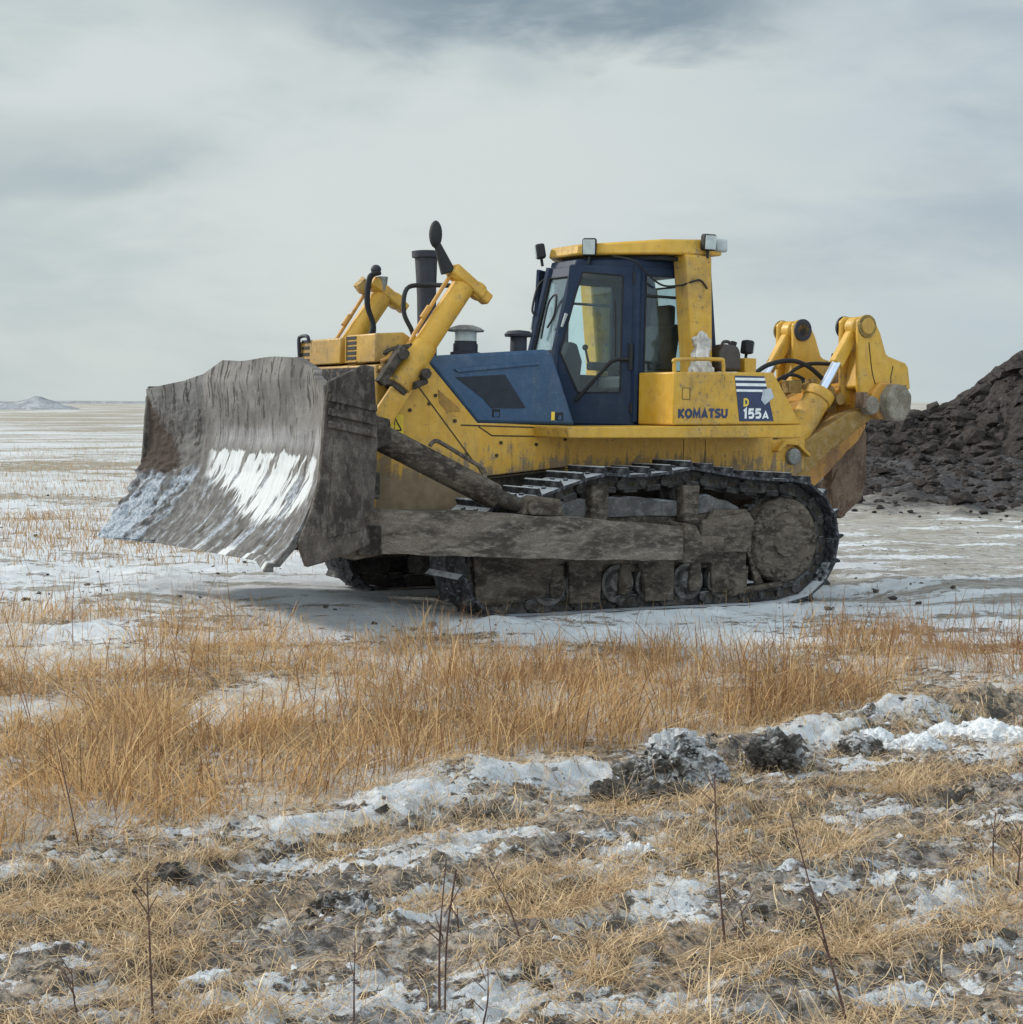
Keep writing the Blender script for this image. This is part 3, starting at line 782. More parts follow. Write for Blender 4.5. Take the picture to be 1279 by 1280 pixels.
def build_track(s):
    yc = s * 1.12
    tr = MB()
    for k in range(NSH):                                # link chain: two rows of links with bushings
        a = on_track(k * PITCH); b = on_track((k + 1) * PITCH)
        d = b - a; L = float(np.hypot(*d)); d = d / L; n = np.array([-d[1], d[0]])     # outward normal
        cen = (a + b) / 2
        R = Matrix(((d[0], 0, n[0]), (0, 1, 0), (d[1], 0, n[1])))
        for yy in (-0.105, 0.105):
            c = cen - n * 0.085
            e = 0.012 if k % 2 else -0.012
            tr.obox((c[0], yc + yy + e, c[1]), (L * 0.96, 0.055, 0.115), R)
            c2 = cen - n * 0.14
            tr.obox((c2[0], yc + yy - e, c2[1]), (L * 0.62, 0.060, 0.05), R)
        p = a - n * 0.095
        tr.cyl((p[0], yc - 0.155, p[1]), (p[0], yc + 0.155, p[1]), 0.043, n=12)
    track = tr.build('track', M['link'], D, 0.006)
    # pairs of bolt recesses on the outer face of each link
    hm = MB()
    for hx in (-0.022, 0.026): hm.cyl((hx, 0, -0.09), (hx, 0.004 * s, -0.09), 0.016, n=8)
    hme = hm.mesh('bolt_recess', M['seam'])
    for k in range(NSH):
        a = on_track(k * PITCH); b = on_track((k + 1) * PITCH); d = (b - a) / np.hypot(*(b - a)); n = np.array([-d[1], d[0]]); cen = (a + b) / 2
        ob = bpy.data.objects.new('bolt_recess', hme); C.objects.link(ob); ob.parent = track
        ob.matrix_local = Matrix(((d[0], 0, n[0], cen[0]), (0, 1, 0, yc + s * (0.1335 + (0.012 * s if k % 2 else -0.012 * s))), (d[1], 0, n[1], cen[1]), (0, 0, 0, 1)))
    # one shoe: plate with a single tall grouser, bolt heads
    sh = MB()
    sh.prism([(-0.118, -0.022), (0.108, -0.022), (0.118, -0.004), (0.112, 0.003), (-0.066, 0.003), (-0.076, 0.056), (-0.096, 0.060), (-0.112, 0.003)], -0.28, 0.28)
    for bx in (-0.02, 0.06):
        for by in (-0.12, -0.09, 0.09, 0.12):
            sh.cyl((bx, by, 0.0), (bx, by, 0.018), 0.013, n=6)
    me = sh.mesh('track_shoe', M['track'])
    for k in range(NSH):
        a = on_track(k * PITCH); b = on_track((k + 1) * PITCH); d = (b - a) / np.hypot(*(b - a)); n = np.array([-d[1], d[0]]); cen = (a + b) / 2
        ob = bpy.data.objects.new('track_shoe', me); C.objects.link(ob); ob.parent = track
        # mesh Z is the outward normal, mesh X the direction of travel
        nn = Vector((n[0], 0, n[1])); dd = Vector((d[0], 0, d[1])); yv = nn.cross(dd)
        w = random.uniform(-0.012, 0.012)
        ob.matrix_local = Matrix(((dd.x, yv.x, nn.x, cen[0] + nn.x * w * 0.3), (dd.y, yv.y, nn.y, yc), (dd.z, yv.z, nn.z, cen[1] + nn.z * w * 0.3), (0, 0, 0, 1)))


build_track(1)
build_track(-1)


def build_undercarriage(s):
    yf = 1.30 * s
    def P(b, pts, y0, y1): return b.prism(pts, min(y0, y1) , max(y0, y1))
    # frame beam with a guard skirt notched for the rollers
    f = MB()
    P(f, [(3.30, 0.60), (2.75, 0.60), (2.60, 0.80), (2.3, 0.90), (0.75, 0.92), (0.42, 0.82), (0.36, 0.60), (0.40, 0.36), (3.28, 0.30)], s * 0.96, s * 1.24)
    fr = f.rough(0.015, 3, s, 6).build('track_frame', M['mud'], D, 0.015)
    sk = MB()
    P(sk, [(0.40, 0.88), (0.40, 0.13), (0.78, 0.13), (0.80, 0.40), (1.21, 0.42), (1.21, 0.08), (1.51, 0.08), (1.54, 0.30), (1.60, 0.42), (1.98, 0.42), (1.99, 0.09), (2.30, 0.09), (2.32, 0.46),
           (2.44, 0.42), (2.56, 0.16), (3.05, 0.10), (3.22, 0.12), (3.26, 0.58), (2.3, 0.66), (0.9, 0.72), (0.78, 0.88)], s * 1.255, s * 1.31)
    sk.build('roller_guard', M['mud'], fr, 0.01)
    for xb in (2.9, 2.6, 2.15, 1.75, 1.38, 1.12, 0.62, 0.50):
        MB().cyl((xb, s * 1.309, 0.50), (xb, s * 1.328, 0.50), 0.020, n=6).build('bolt', M['link'], fr)
    P(MB(), [(0.95, 0.80), (0.42, 0.86), (0.36, 0.78), (0.40, 0.50), (0.95, 0.50)], s * 1.315, s * 1.36).rough(0.02, 6, s, 6).build('frame_cover', M['mud'], fr, 0.008)
    # snow and frozen mud lying on top of the frame between the carrier rollers
    sm = MB()
    P(sm, [(0.45, 0.86), (0.60, 0.96), (0.80, 1.00), (1.0, 0.965), (1.20, 0.95), (1.6, 1.00), (1.95, 0.97), (2.3, 0.98), (2.55, 0.90), (2.6, 0.80)], s * 0.90, s * 1.26)
    sm.rough(0.03, 4, 3 * s, 5).build('caked_mud', M['mud_frost'], fr)
    # rollers
    for x in (0.63, 1.02, 1.42, 1.78, 2.15, 2.48):
        r = MB().lathe((x, yf - s * 0.33, 0.255), (0, s, 0), [(0, 0.085), (0.03, 0.16), (0.07, 0.165), (0.08, 0.12), (0.21, 0.12), (0.22, 0.165), (0.255, 0.168), (0.262, 0.140), (0.25, 0.132), (0.25, 0.10), (0.30, 0.075), (0.305, 0.05)])
        ro = r.build('track_roller', M['roller'], D)
        MB().lathe((x + 0.015, yf - s * 0.045, 0.245), (0, s, 0), [(0, 0.120), (0.0, 0.165), (0.022, 0.168), (0.028, 0.158), (0.028, 0.142), (0.012, 0.126), (0.0, 0.120)], 28).build('roller_rim', M['rim'], ro)
        P(MB(), [(x - 0.11, 0.42), (x - 0.12, 0.22), (x - 0.09, 0.15), (x + 0.00, 0.15), (x + 0.02, 0.22), (x - 0.005, 0.42)], yf - s * 0.035, yf + s * 0.004).build('roller_bracket', M['mud'], ro, 0.01)
    # carrier rollers on their posts
    for x in (1.09, 2.06):
        P(MB(), [(x - 0.10, 1.10), (x + 0.08, 1.10), (x + 0.075, 0.78), (x - 0.09, 0.78)], s * 1.25, s * 1.36).build('carrier_post', M['mud'], D, 0.015)
        MB().lathe((x, s * 0.98, 1.03), (0, s, 0), [(0, 0.06), (0.02, 0.10), (0.06, 0.105), (0.08, 0.085), (0.18, 0.085), (0.2, 0.105), (0.24, 0.10), (0.26, 0.05)]).build('carrier_roller', M['link'], D)
    # idler
    i = MB().lathe((2.93, s * 1.02, 0.485), (0, s, 0), [(-0.02, 0.10), (0.0, 0.32), (0.02, 0.35), (0.04, 0.385), (0.06, 0.335), (0.14, 0.335), (0.16, 0.385), (0.18, 0.35), (0.20, 0.32), (0.22, 0.10)], 40)
    i.build('idler', M['link'], D)
    # sprocket and final-drive cover
    sp = MB(); cx, cz = -0.06, 0.585
    n = 25
    ring = []
    for k in range(n * 4):
        rr = 0.455 if k % 4 in (0, 1) else 0.405
        a = 2 * math.pi * k / (n * 4); ring.append((cx + rr * math.cos(a), cz + rr * math.sin(a)))
    P(sp, ring, s * 1.09, s * 1.15)
    so = sp.build('sprocket', M['link'], D, 0.005)
    MB().lathe((cx, s * 1.10, cz), (0, s, 0), [(-0.4, 0.36), (0.0, 0.40), (0.12, 0.40), (0.19, 0.39), (0.215, 0.365), (0.222, 0.27), (0.20, 0.245), (0.205, 0.15), (0.235, 0.14), (0.24, 0.05)], 48).rough(0.007, 5, 2).rough(0.004, 16, 1).build('final_drive_cover', M['mud'], so)
    for kk in range(12):
        aa = 2 * math.pi * kk / 12; bx, bz = cx + 0.315 * math.cos(aa), cz + 0.315 * math.sin(aa)
        MB().cyl((bx, s * 1.31, bz), (bx, s * 1.338, bz), 0.019, n=6).build('bolt', M['mud'], so)
    # guide bar, braces behind the last roller
    g = MB()
    P(g, [(0.60, 0.09), (-0.02, 0.17), (-0.02, 0.21), (0.60, 0.15)], s * 1.26, s * 1.33)
    P(g, [(0.36, 0.50), (0.30, 0.50), (0.16, 0.20), (0.24, 0.18)], s * 1.23, s * 1.27)
    P(g, [(0.32, 0.36), (0.37, 0.36), (0.40, 0.18), (0.33, 0.18)], s * 1.20, s * 1.25)
    g.build('chain_guide', M['mud'], D, 0.008)


build_undercarriage(1)
build_undercarriage(-1)


def build_body():
    # hull and main frame
    h = MB()
    h.prism([(3.82, 0.95), (3.82, 0.75), (3.4, 0.62), (-0.3, 0.62), (-0.45, 0.9), (-0.45, 1.50), (2.0, 1.50), (2.85, 1.50)], -0.60, 0.60)
    h.build('main_frame', M['mud_dark'], D, 0.02)
    # yellow engine side and front guard
    for s in (1, -1):
        y0, y1 = (0.60, 0.70) if s > 0 else (-0.70, -0.60)
        b = MB().prism([(3.86, 2.07), (3.42, 2.145), (2.885, 1.60), (1.975, 1.60), (1.96, 1.235), (2.80, 1.15), (2.82, 0.80), (3.86, 0.80)], y0, y1)
        sp = b.build('side_panel', M['yellow'], D, 0.01)
        yo = y1 if s > 0 else y0
        e = 0.0025 * s
        g = MB()
        for (p, q) in (((3.50, 1.93), (2.80, 1.13)), ((3.06, 1.585), (1.97, 1.575)), ((2.885, 1.575), (2.75, 1.50)), ((2.75, 1.50), (1.97, 1.50)), ((2.82, 1.13), (1.97, 1.22))):
            dx, dz = q[0] - p[0], q[1] - p[1]; L = math.hypot(dx, dz); nx, nz = -dz / L * 0.006, dx / L * 0.006
            g.prism([(p[0] + nx, p[1] + nz), (q[0] + nx, q[1] + nz), (q[0] - nx, q[1] - nz), (p[0] - nx, p[1] - nz)], min(yo, yo + e), max(yo, yo + e))
        g.build('seam', M['seam'], sp)
        MB().prism([(3.285, 1.88), (3.275, 1.77), (3.20, 1.70), (3.065, 1.70), (3.075, 1.73)], min(yo, yo + 2 * e), max(yo, yo + 2 * e)).build('vent', M['orange_recess'], sp)
        bl = MB()
        for (x, z) in ((3.31, 1.83), (3.37, 1.76), (3.12, 1.62), (2.66, 1.44), (2.30, 1.43), (2.0, 1.48), (2.0, 1.54), (3.0, 1.33), (2.70, 1.33), (3.55, 1.70)):
            bl.cyl((x, yo - 0.002 * s, z), (x, yo + 0.012 * s, z), 0.016, n=8)
        bl.build('bolt', M['seam'], sp)
        # warning sticker
        st = MB().prism([(3.77, 1.66), (3.61, 1.66), (3.61, 1.46), (3.77, 1.46)], min(yo, yo + 0.003 * s), max(yo, yo + 0.003 * s)).build('warning_sticker', M['sticker'], sp)
        tri = MB(); yo2 = yo + 0.003 * s
        A, B, Cc = (3.69, 1.635), (3.755, 1.53), (3.625, 1.53)
        for (p, q) in ((A, B), (B, Cc), (Cc, A)):
            dx, dz = q[0] - p[0], q[1] - p[1]; L = math.hypot(dx, dz); nx, nz = -dz / L * 0.006, dx / L * 0.006
            tri.prism([(p[0] + nx, p[1] + nz), (q[0] + nx, q[1] + nz), (q[0] - nx, q[1] - nz), (p[0] - nx, p[1] - nz)], min(yo2, yo2 + e), max(yo2, yo2 + e))
        tri.prism([(3.695, 1.605), (3.685, 1.605), (3.687, 1.565), (3.693, 1.565)], min(yo2, yo2 + e), max(yo2, yo2 + e))
        tri.prism([(3.695, 1.556), (3.685, 1.556), (3.685, 1.545), (3.695, 1.545)], min(yo2, yo2 + e), max(yo2, yo2 + e))
        tri.build('warning_symbol', M['black'], st)
    # radiator guard front with nameplate lettering
    r = MB().box(3.70, 3.87, -0.70, 0.70, 0.80, 2.07)
    rg = r.build('radiator_guard', M['yellow_guard'], D, 0.015)
    MB().prism([(3.86, 2.07), (3.40, 2.15), (3.40, 2.08), (3.86, 2.00)], -0.60, 0.60).build('guard_top', M['yellow_guard'], rg, 0.01)
    MB().box(3.871, 3.885, -0.60, 0.62, 1.92, 2.05).build('nameplate', M['mud'], rg, 0.004)
    lettering('nameplate_lettering', 'KOMATSU', 0.10, (3.886, -0.56, 1.935), (0, 1, 0), (0, 0, 1), M['charcoal'], rg, 0.2, 0.90)
    g = MB()
    for k in range(9): g.box(3.871, 3.89, -0.55, 0.55, 0.95 + k * 0.10, 0.99 + k * 0.10)
    g.build('grille', M['mud_dark'], rg)
    # head boxes with louvres on top of the guard
    for (ya, yb, la, lb) in ((0.14, 0.70, 0.165, 0.34), (-0.82, 0.02, -0.79, -0.63)):
        top = 2.325 if ya > 0 else 2.31
        hb = MB().prism([(3.88, 2.085), (3.88, top), (3.62, top + 0.02), (3.50, top - 0.05), (3.50, 2.125)], ya, yb)
        bx = hb.build('lamp_box', M['yellow_guard'], rg, 0.012)
        lv = MB()
        nl = 5 if ya > 0 else 4
        for k in range(nl):
            z = 2.13 + k * 0.17 / (nl - 1); lv.box(3.876, 3.886, la, lb, z - 0.013, z + 0.013)
        lv.build('louvre', M['black'], bx)
        fm = MB(); fm.box(3.88, 3.892, la - 0.02, lb + 0.02, 2.095, 2.105); fm.box(3.88, 3.892, la - 0.02, la - 0.006, 2.10, top - 0.01); fm.build('louvre_frame', M['yellow_guard'], bx)
    MB().tube([(3.89, -0.80, 2.02), (3.91, -0.80, 2.30), (3.90, -0.78, 2.345), (3.90, -0.64, 2.345), (3.89, -0.62, 2.30)], 0.016).build('grab_handle', M['stack'], rg)
    # hood
    for_side = [(3.40, 2.155), (2.20, 2.265), (2.13, 2.25), (1.86, 1.605), (2.875, 1.605)]
    hd = MB().prism(for_side, -0.66, 0.66).build('hood', M['blue'], D, 0.03)
    for s in (1, -1):
        yo = 0.66 * s
        e = lambda k: (min(yo, yo + k * s), max(yo, yo + k * s))
        MB().prism([(3.10, 1.99), (2.61, 2.03), (2.39, 1.745), (2.74, 1.735), (2.83, 1.82)], *e(0.004)).build('mesh_grille', M['charcoal'], hd)
        MB().prism([(3.12, 2.06), (2.29, 2.155), (2.26, 2.14), (2.27, 2.125), (3.08, 2.03)], *e(0.018)).build('hood_rib', M['blue'], hd, 0.006)
        la = MB()
        for (x0, x1, z0, z1) in ((2.73, 2.65, 1.66, 1.73), (2.08, 2.00, 1.645, 1.715)):
            la.prism([(x0, z0), (x1, z0), (x1, z1), (x0, z1)], *e(0.003))
        la.build('latch', M['black'], hd)
        l2 = MB()
        l2.prism([(2.715, 1.665), (2.665, 1.665), (2.665, 1.705), (2.715, 1.705)], *e(0.009)); l2.prism([(2.055, 1.65), (2.02, 1.65), (2.02, 1.69), (2.055, 1.69)], *e(0.009))
        l2.build('latch_lever', M['blue'], hd)
        MB().prism([(2.125, 1.645), (2.09, 1.645), (2.09, 1.72), (2.125, 1.72)], *e(0.004)).build('hood_sticker', M['print_yellow'], hd)
        gap = MB().prism([(3.435, 2.15), (3.40, 2.152), (2.87, 1.60), (2.905, 1.60)], *e(0.001)); gap.build('hood_gasket', M['black'], hd)
    # exhaust, precleaner, oil cap on the hood
    ex = MB().lathe((3.02, 0.0, 2.10), (0.035, 0, 1), [(0, 0.085), (0.62, 0.085), (0.95, 0.100), (0.955, 0.125), (1.01, 0.128), (1.015, 0.10), (0.90, 0.085)], 28)
    ex.build('exhaust_stack', M['stack'], D)
    pc = MB().lathe((2.72, 0.15, 2.16), (0, 0, 1), [(0, 0.135), (0.07, 0.135), (0.075, 0.11), (0.145, 0.11), (0.15, 0.10), (0.17, 0.10)], 28).build('precleaner', M['stack'], D)
    MB().lathe((2.72, 0.15, 2.33), (0, 0, 1), [(0, 0.098), (0.09, 0.098)], 28).build('bowl', M['lens'], pc)
    MB().lathe((2.72, 0.15, 2.415), (0, 0, 1), [(0, 0.16), (0.012, 0.165), (0.035, 0.13), (0.055, 0.07), (0.06, 0.01)], 28).build('precleaner_cap', M['grey_steel'], pc)
    ic = MB().lathe((2.26, 0.30, 2.24), (0, 0, 1), [(0, 0.075), (0.14, 0.075), (0.145, 0.11)], 24).build('breather', M['stack'], D)
    MB().lathe((2.26, 0.30, 2.385), (0, 0, 1), [(0, 0.125), (0.02, 0.13), (0.05, 0.10), (0.06, 0.01)], 24).build('breather_cap', M['stack'], ic)
    # fender platform, tank box
    for s in (1, -1):
        def PB(b, pts, y0, y1): return b.prism(pts, min(y0 * s, y1 * s), max(y0 * s, y1 * s))
        PB(MB(), [(2.33, 1.59), (-0.27, 1.655), (-0.25, 1.535), (2.32, 1.495)], 0.62, 1.26).build('fender', M['yellow_clean'], D, 0.012)
        tk = PB(MB(), [(1.22, 2.095), (0.09, 2.13), (-0.265, 1.66), (1.215, 1.625)], 0.70, 1.24).build('tank_box', M['yellow_clean'], D, 0.015)
        sm = MB()
        PB(sm, [(1.13, 1.86), (1.04, 1.86), (1.04, 1.855), (1.13, 1.855)], 1.24, 1.243); PB(sm, [(1.13, 1.96), (1.04, 1.96), (1.04, 1.955), (1.13, 1.955)], 1.24, 1.243)
        PB(sm, [(1.13, 1.96), (1.125, 1.96), (1.125, 1.855), (1.13, 1.855)], 1.24, 1.243); PB(sm, [(1.045, 1.96), (1.04, 1.96), (1.04, 1.855), (1.045, 1.855)], 1.24, 1.243)
        sm.build('hatch', M['seam'], tk)
        MB().tube([(1.19, s * 1.20, 2.09), (1.19, s * 1.20, 2.17), (1.16, s * 1.20, 2.205), (0.70, s * 1.20, 2.225), (0.65, s * 1.20, 2.20), (0.64, s * 1.20, 2.11)], 0.018).build('grab_rail', M['yellow_clean'], tk)
        # frame side below the fender
        lf = PB(MB(), [(1.97, 1.50), (-0.42, 1.535), (-0.43, 1.14), (1.97, 1.14)], 0.60, 0.66).build('frame_side', M['yellow'], D, 0.008)
        q = MB()
        for (x0, x1, z0, z1) in ((0.66, 0.655, 1.28, 1.50), (0.66, 0.40, 1.275, 1.28), (0.405, 0.40, 1.28, 1.50)):
            PB(q, [(x0, z0), (x1, z0), (x1, z1), (x0, z1)], 0.66, 0.663)
        q.build('seam', M['seam'], lf)
        rb = PB(MB(), [(-0.39, 1.50), (-0.83, 1.53), (-0.83, 1.22), (-0.62, 1.10), (-0.40, 1.10)], 0.45, 0.66).build('rear_bracket', M['yellow'], D, 0.015)
        MB().cyl((-0.66, s * 0.62, 1.35), (-0.66, s * 0.715, 1.35), 0.085, 0.08).build('pivot_pin', M['grey_steel'], rb, 0.01)
        PB(MB(), [(-0.42, 1.40), (-0.52, 1.505), (-0.68, 1.50), (-0.84, 1.38), (-0.84, 1.345), (-0.68, 1.46), (-0.54, 1.465), (-0.45, 1.39)], 0.655, 0.73).build('pin_hood', M['yellow'], rb, 0.006)
    # markings on the near tank box
    y = 1.2415
    lettering('maker_lettering', 'KOMATSU', 0.080, (1.165, y, 1.690), (-1, 0, 0.026), (0, 0, 1), M['navy'], tank_near(), 0.29, 0.55)
    dec = MB().prism([(0.545, 2.085), (0.20, 2.09), (0.075, 1.685), (0.475, 1.675)], y - 0.0005, y + 0.0025).build('model_panel', M['navy'], tank_near())
    sl = MB()
    for (z, w) in ((2.055, 0.012), (2.005, 0.013), (1.952, 0.011)):
        t0 = (2.085 - z) / 0.41
        sl.prism([(0.545 - 0.07 * t0, z + w), (0.20 - 0.125 * t0 + 0.004, z + w + 0.007), (0.20 - 0.125 * t0, z - w + 0.007), (0.545 - 0.07 * t0, z - w)], y + 0.0025, y + 0.005)
    sl.build('stripe', M['white'], dec)
    lettering('model_letter', 'D', 0.072, (0.435, y + 0.0025, 1.812), (-1, 0, 0.02), (0, 0, 1), M['print_yellow'], dec, 0.24, 0.06)
    lettering('model_number', '155', 0.092, (0.435, y + 0.0025, 1.700), (-1, 0, 0.02), (0, 0, 1), M['white'], dec, 0.24, 0.21)
    lettering('model_suffix', 'A', 0.068, (0.212, y + 0.0025, 1.704), (-1, 0, 0.02), (0, 0, 1), M['white'], dec, 0.22, 0.075)
    MB().prism([(0.215, 1.97), (0.125, 1.985), (0.085, 1.90), (0.19, 1.83), (0.235, 1.875)], y + 0.0055, y + 0.008).build('tape_patch', M['tape'], dec)


def tank_near():
    for o in bpy.data.objects:
        if o.name == 'tank_box': return o


build_body()


def build_cab():
    zb, zt = 1.60, 3.09
    # plan of the six-sided cab; the windscreen leans back
    lowp = [(1.81, 0.21), (1.215, 0.64), (0.26, 0.64), (0.10, 0.42), (0.10, -0.42), (0.26, -0.64), (1.215, -0.64), (1.81, -0.21)]
    def at(i, z):                                      # corner i at height z
        x, y = lowp[i]
        if i in (0, 7) and z > 2.27: x -= (z - 2.27) * 0.235
        if i in (2, 5): x += (z - zb) * 0.115
        if i in (3, 4): x += (z - zb) * 0.14
        return Vector((x, y, z))
    cab = MB().loft([at(i, zb) for i in range(8)], [at(i, zb + 0.10) for i in range(8)]).build('cab', M['blue_dark'], D, 0.01)
    rf = MB(); rf.loft([at(i, 3.05) for i in range(8)], [at(i, 3.13) for i in range(8)])
    rf.build('cab_roof', M['blue_dark'], cab, 0.015)
    # corner pillars
    for i in range(8):
        MB().tube([at(i, zb + 0.05), at(i, 2.27), at(i, 3.07)], 0.040 if i in (0, 7) else 0.042, 8, smooth=False).build('pillar', M['blue_dark'], cab)

    def panel(a, b, poly, hole, name, glassname, mat, parent, off=0.012, th=0.03):
        """flat panel between plan corners a and b; outline and window given in (along, height)"""
        A = Vector((*lowp[a], 0)); B = Vector((*lowp[b], 0)); e = (B - A).normalized(); n = Vector((e.y, -e.x, 0))
        if n.dot(Vector((A.x + B.x - 1.6, A.y + B.y, 0))) < 0: n = -n
        def w(s, z, o): return A + e * s + Vector((0, 0, z)) + n * o
        m = MB(); k = len(poly)
        vo = [w(s, z, off) for s, z in poly]; vi = [w(s, z, off - th) for s, z in poly]
        ho = [w(s, z, off) for s, z in hole]; hi = [w(s, z, off - th) for s, z in hole]
        assert len(hole) == k
        F = []
        for i in range(k):
            j = (i + 1) % k
            F += [(i, j, 2 * k + j, 2 * k + i), (k + i, 3 * k + i, 3 * k + j, k + j), (i, k + i, k + j, j), (2 * k + i, 2 * k + j, 3 * k + j, 3 * k + i)]
        m._add(vo + vi + ho + hi, F)
        fr = m.build(name, mat, parent, 0.004)
        g = MB(); gg = [w(s, z, off - th * 0.55) for s, z in hole]; g2 = [w(s, z, off - th * 0.55 - 0.006) for s, z in hole]
        g.loft(gg, g2); g.build(glassname, M['glass'], fr)
        # rubber around the pane
        tb = MB(); pts = [w(s, z, off + 0.002) for s, z in hole]
        tb.tube(pts + [pts[0]], 0.009, 6, smooth=False); tb.build('window_rubber', M['black'], fr)
        return fr, w

    L = 0.735
    for (a, b) in ((0, 1), (7, 6)):
        poly = [(0.03, 1.62), (L - 0.005, 1.62), (L - 0.005, 3.06), (0.11, 3.06), (0.085, 2.75), (-0.03, 2.27)]
        hole = [(0.215, 1.905), (0.600, 1.915), (0.600, 2.975), (0.235, 3.00), (0.175, 2.80), (0.045, 2.27)]
        door, w = panel(a, b, poly, hole, 'door', 'door_glass', M['blue_dark'], cab)
        m = MB(); m.tube([w(0.195, 1.83, 0.03), w(0.50, 2.18, 0.045), w(0.56, 2.215, 0.04), w(0.68, 2.215, 0.03)], 0.016, 8, smooth=False)
        m.build('grab_bar', M['black'], door)
        MB().tube([w(0.69, 2.12, 0.03), w(0.69, 2.36, 0.035)], 0.022, 8).build('door_handle', M['black'], door)
        hg = MB()
        for z in (1.72, 2.9): hg.tube([w(0.705, z, 0.02), w(0.705, z + 0.10, 0.02)], 0.018, 8)
        hg.build('hinge', M['black'], door)
        MB().tube([w(0.055, 2.50, 0.03), w(0.095, 2.62, 0.03)], [0.012, 0.018], 6, smooth=False).build('door_latch', M['lens'], door)
        wp = MB(); wp.tube([w(0.55, 2.24, 0.02), w(0.545, 2.50, 0.02), w(0.535, 2.74, 0.02)], 0.007, 6); wp.build('wiper', M['black'], door)
        # rear quarter panel with its window
        c = 1 if a == 0 else 6; d = 2 if a == 0 else 5
        q = [(0.0, 1.62), (0.955, 1.62), (0.790, 3.06), (0.0, 3.06)]
        hq = [(0.085, 2.10), (0.60, 2.10), (0.60, 2.985), (0.085, 2.985)]
        qp, w2 = panel(c, d, q, hq, 'quarter_panel', 'quarter_glass', M['blue_dark'], cab)
        MB().tube([w2(0.085, 2.80, 0.01), w2(0.60, 2.80, 0.01)], 0.014, 6, smooth=False).build('window_bar', M['black'], qp)
    # windscreen and rear screen
    def screen(i, j, z0, z1, name):
        a0, b0, a1, b1 = at(i, z0), at(j, z0), at(i, z1), at(j, z1)
        sh = lambda p, q, t: p.lerp(q, t)
        ln = (b0 - a0).normalized(); up = (a1 - a0).normalized(); n = ln.cross(up)
        pts = [sh(a0, b0, 0.08), sh(a0, b0, 0.92), sh(a1, b1, 0.92), sh(a1, b1, 0.08)]
        g = MB().loft(pts, [p + n * 0.006 for p in pts]); gl = g.build(name, M['glass'], cab)
        MB().tube(pts + [pts[0]], 0.016, 6, smooth=False).build('window_rubber', M['black'], gl)
        return gl
    ws = screen(0, 7, 2.28, 2.97, 'windscreen'); screen(3, 4, 2.15, 2.97, 'rear_screen'); 
    fbs = []
    fbs.append(MB().loft([at(0, 1.66), at(7, 1.66), at(7, 1.66) - Vector((0.03, 0, 0)), at(0, 1.66) - Vector((0.03, 0, 0))], [at(0, 2.27), at(7, 2.27), at(7, 2.27) - Vector((0.03, 0, 0)), at(0, 2.27) - Vector((0.03, 0, 0))]))
    for (i, j) in ((2, 3), (4, 5)):
        A, B = at(i, zb), at(j, zb); n = Vector((0.02 * (1 if A.x > B.x else -1), 0, 0))
        fbs.append(MB().loft([A, B, B + Vector((0.02, 0, 0)), A + Vector((0.02, 0, 0))], [at(i, 3.06), at(j, 3.06), at(j, 3.06) + Vector((0.02, 0, 0)), at(i, 3.06) + Vector((0.02, 0, 0))]))
    fbs.append(MB().loft([at(3, zb), at(4, zb), at(4, zb) + Vector((0.02, 0, 0)), at(3, zb) + Vector((0.02, 0, 0))], [at(3, 2.14), at(4, 2.14), at(4, 2.14) + Vector((0.02, 0, 0)), at(3, 2.14) + Vector((0.02, 0, 0))]))
    fbs.append(MB().loft([at(0, 2.97), at(7, 2.97), at(7, 2.97) - Vector((0.03, 0, 0)), at(0, 2.97) - Vector((0.03, 0, 0))], [at(0, 3.07), at(7, 3.07), at(7, 3.07) - Vector((0.03, 0, 0)), at(0, 3.07) - Vector((0.03, 0, 0))]))
    for fb in fbs: fb.build('cab_panel', M['blue_dark'], cab)
    wp = MB(); wp.tube([at(0, 2.40).lerp(at(7, 2.40), 0.6) + Vector((0.03, 0, 0)), at(0, 2.72).lerp(at(7, 2.72), 0.55) + Vector((0.05, 0, 0)), at(0, 2.80).lerp(at(7, 2.8), 0.3) + Vector((0.05, 0, 0)), at(0, 2.62).lerp(at(7, 2.62), 0.2) + Vector((0.05, 0, 0)), at(0, 2.50).lerp(at(7, 2.50), 0.4) + Vector((0.04, 0, 0))], 0.010, 6)
    wp.build('wiper', M['black'], ws)
    MB().tube([at(7, 2.98) + Vector((0.02, 0, 0)), at(7, 2.9) + Vector((0.06, -0.05, 0)), at(7, 2.68) + Vector((0.07, -0.04, 0)), at(7, 2.62) + Vector((0.03, 0, 0))], 0.012, 6).build('grab_rail', M['black'], ws)
    # inside: seat, console, levers, steering tower
    st = MB().box(0.55, 1.02, -0.25, 0.25, 1.95, 2.08); se = st.build('operator_seat', M['seat'], cab, 0.03)
    MB().prism([(0.62, 2.06), (0.48, 2.06), (0.40, 2.55), (0.43, 2.60), (0.52, 2.58)], -0.24, 0.24).build('seat_back', M['seat'], se, 0.03)
    MB().box(0.40, 0.50, -0.15, 0.15, 2.58, 2.78).build('headrest', M['seat'], se, 0.03)
    a = MB()
    for s in (1, -1): a.box(0.55, 1.10, s * 0.30 - 0.05, s * 0.30 + 0.05, 2.14, 2.22)
    a.build('armrest', M['seat'], se, 0.02)
    MB().box(0.60, 0.95, -0.2, 0.2, 1.68, 1.95).build('seat_base', M['black'], se, 0.01)
    co = MB().prism([(1.72, 1.70), (1.52, 1.70), (1.46, 2.20), (1.52, 2.36), (1.60, 2.38), (1.68, 2.2)], -0.14, 0.14).build('dashboard', M['charcoal'], cab, 0.02)
    lv = MB()
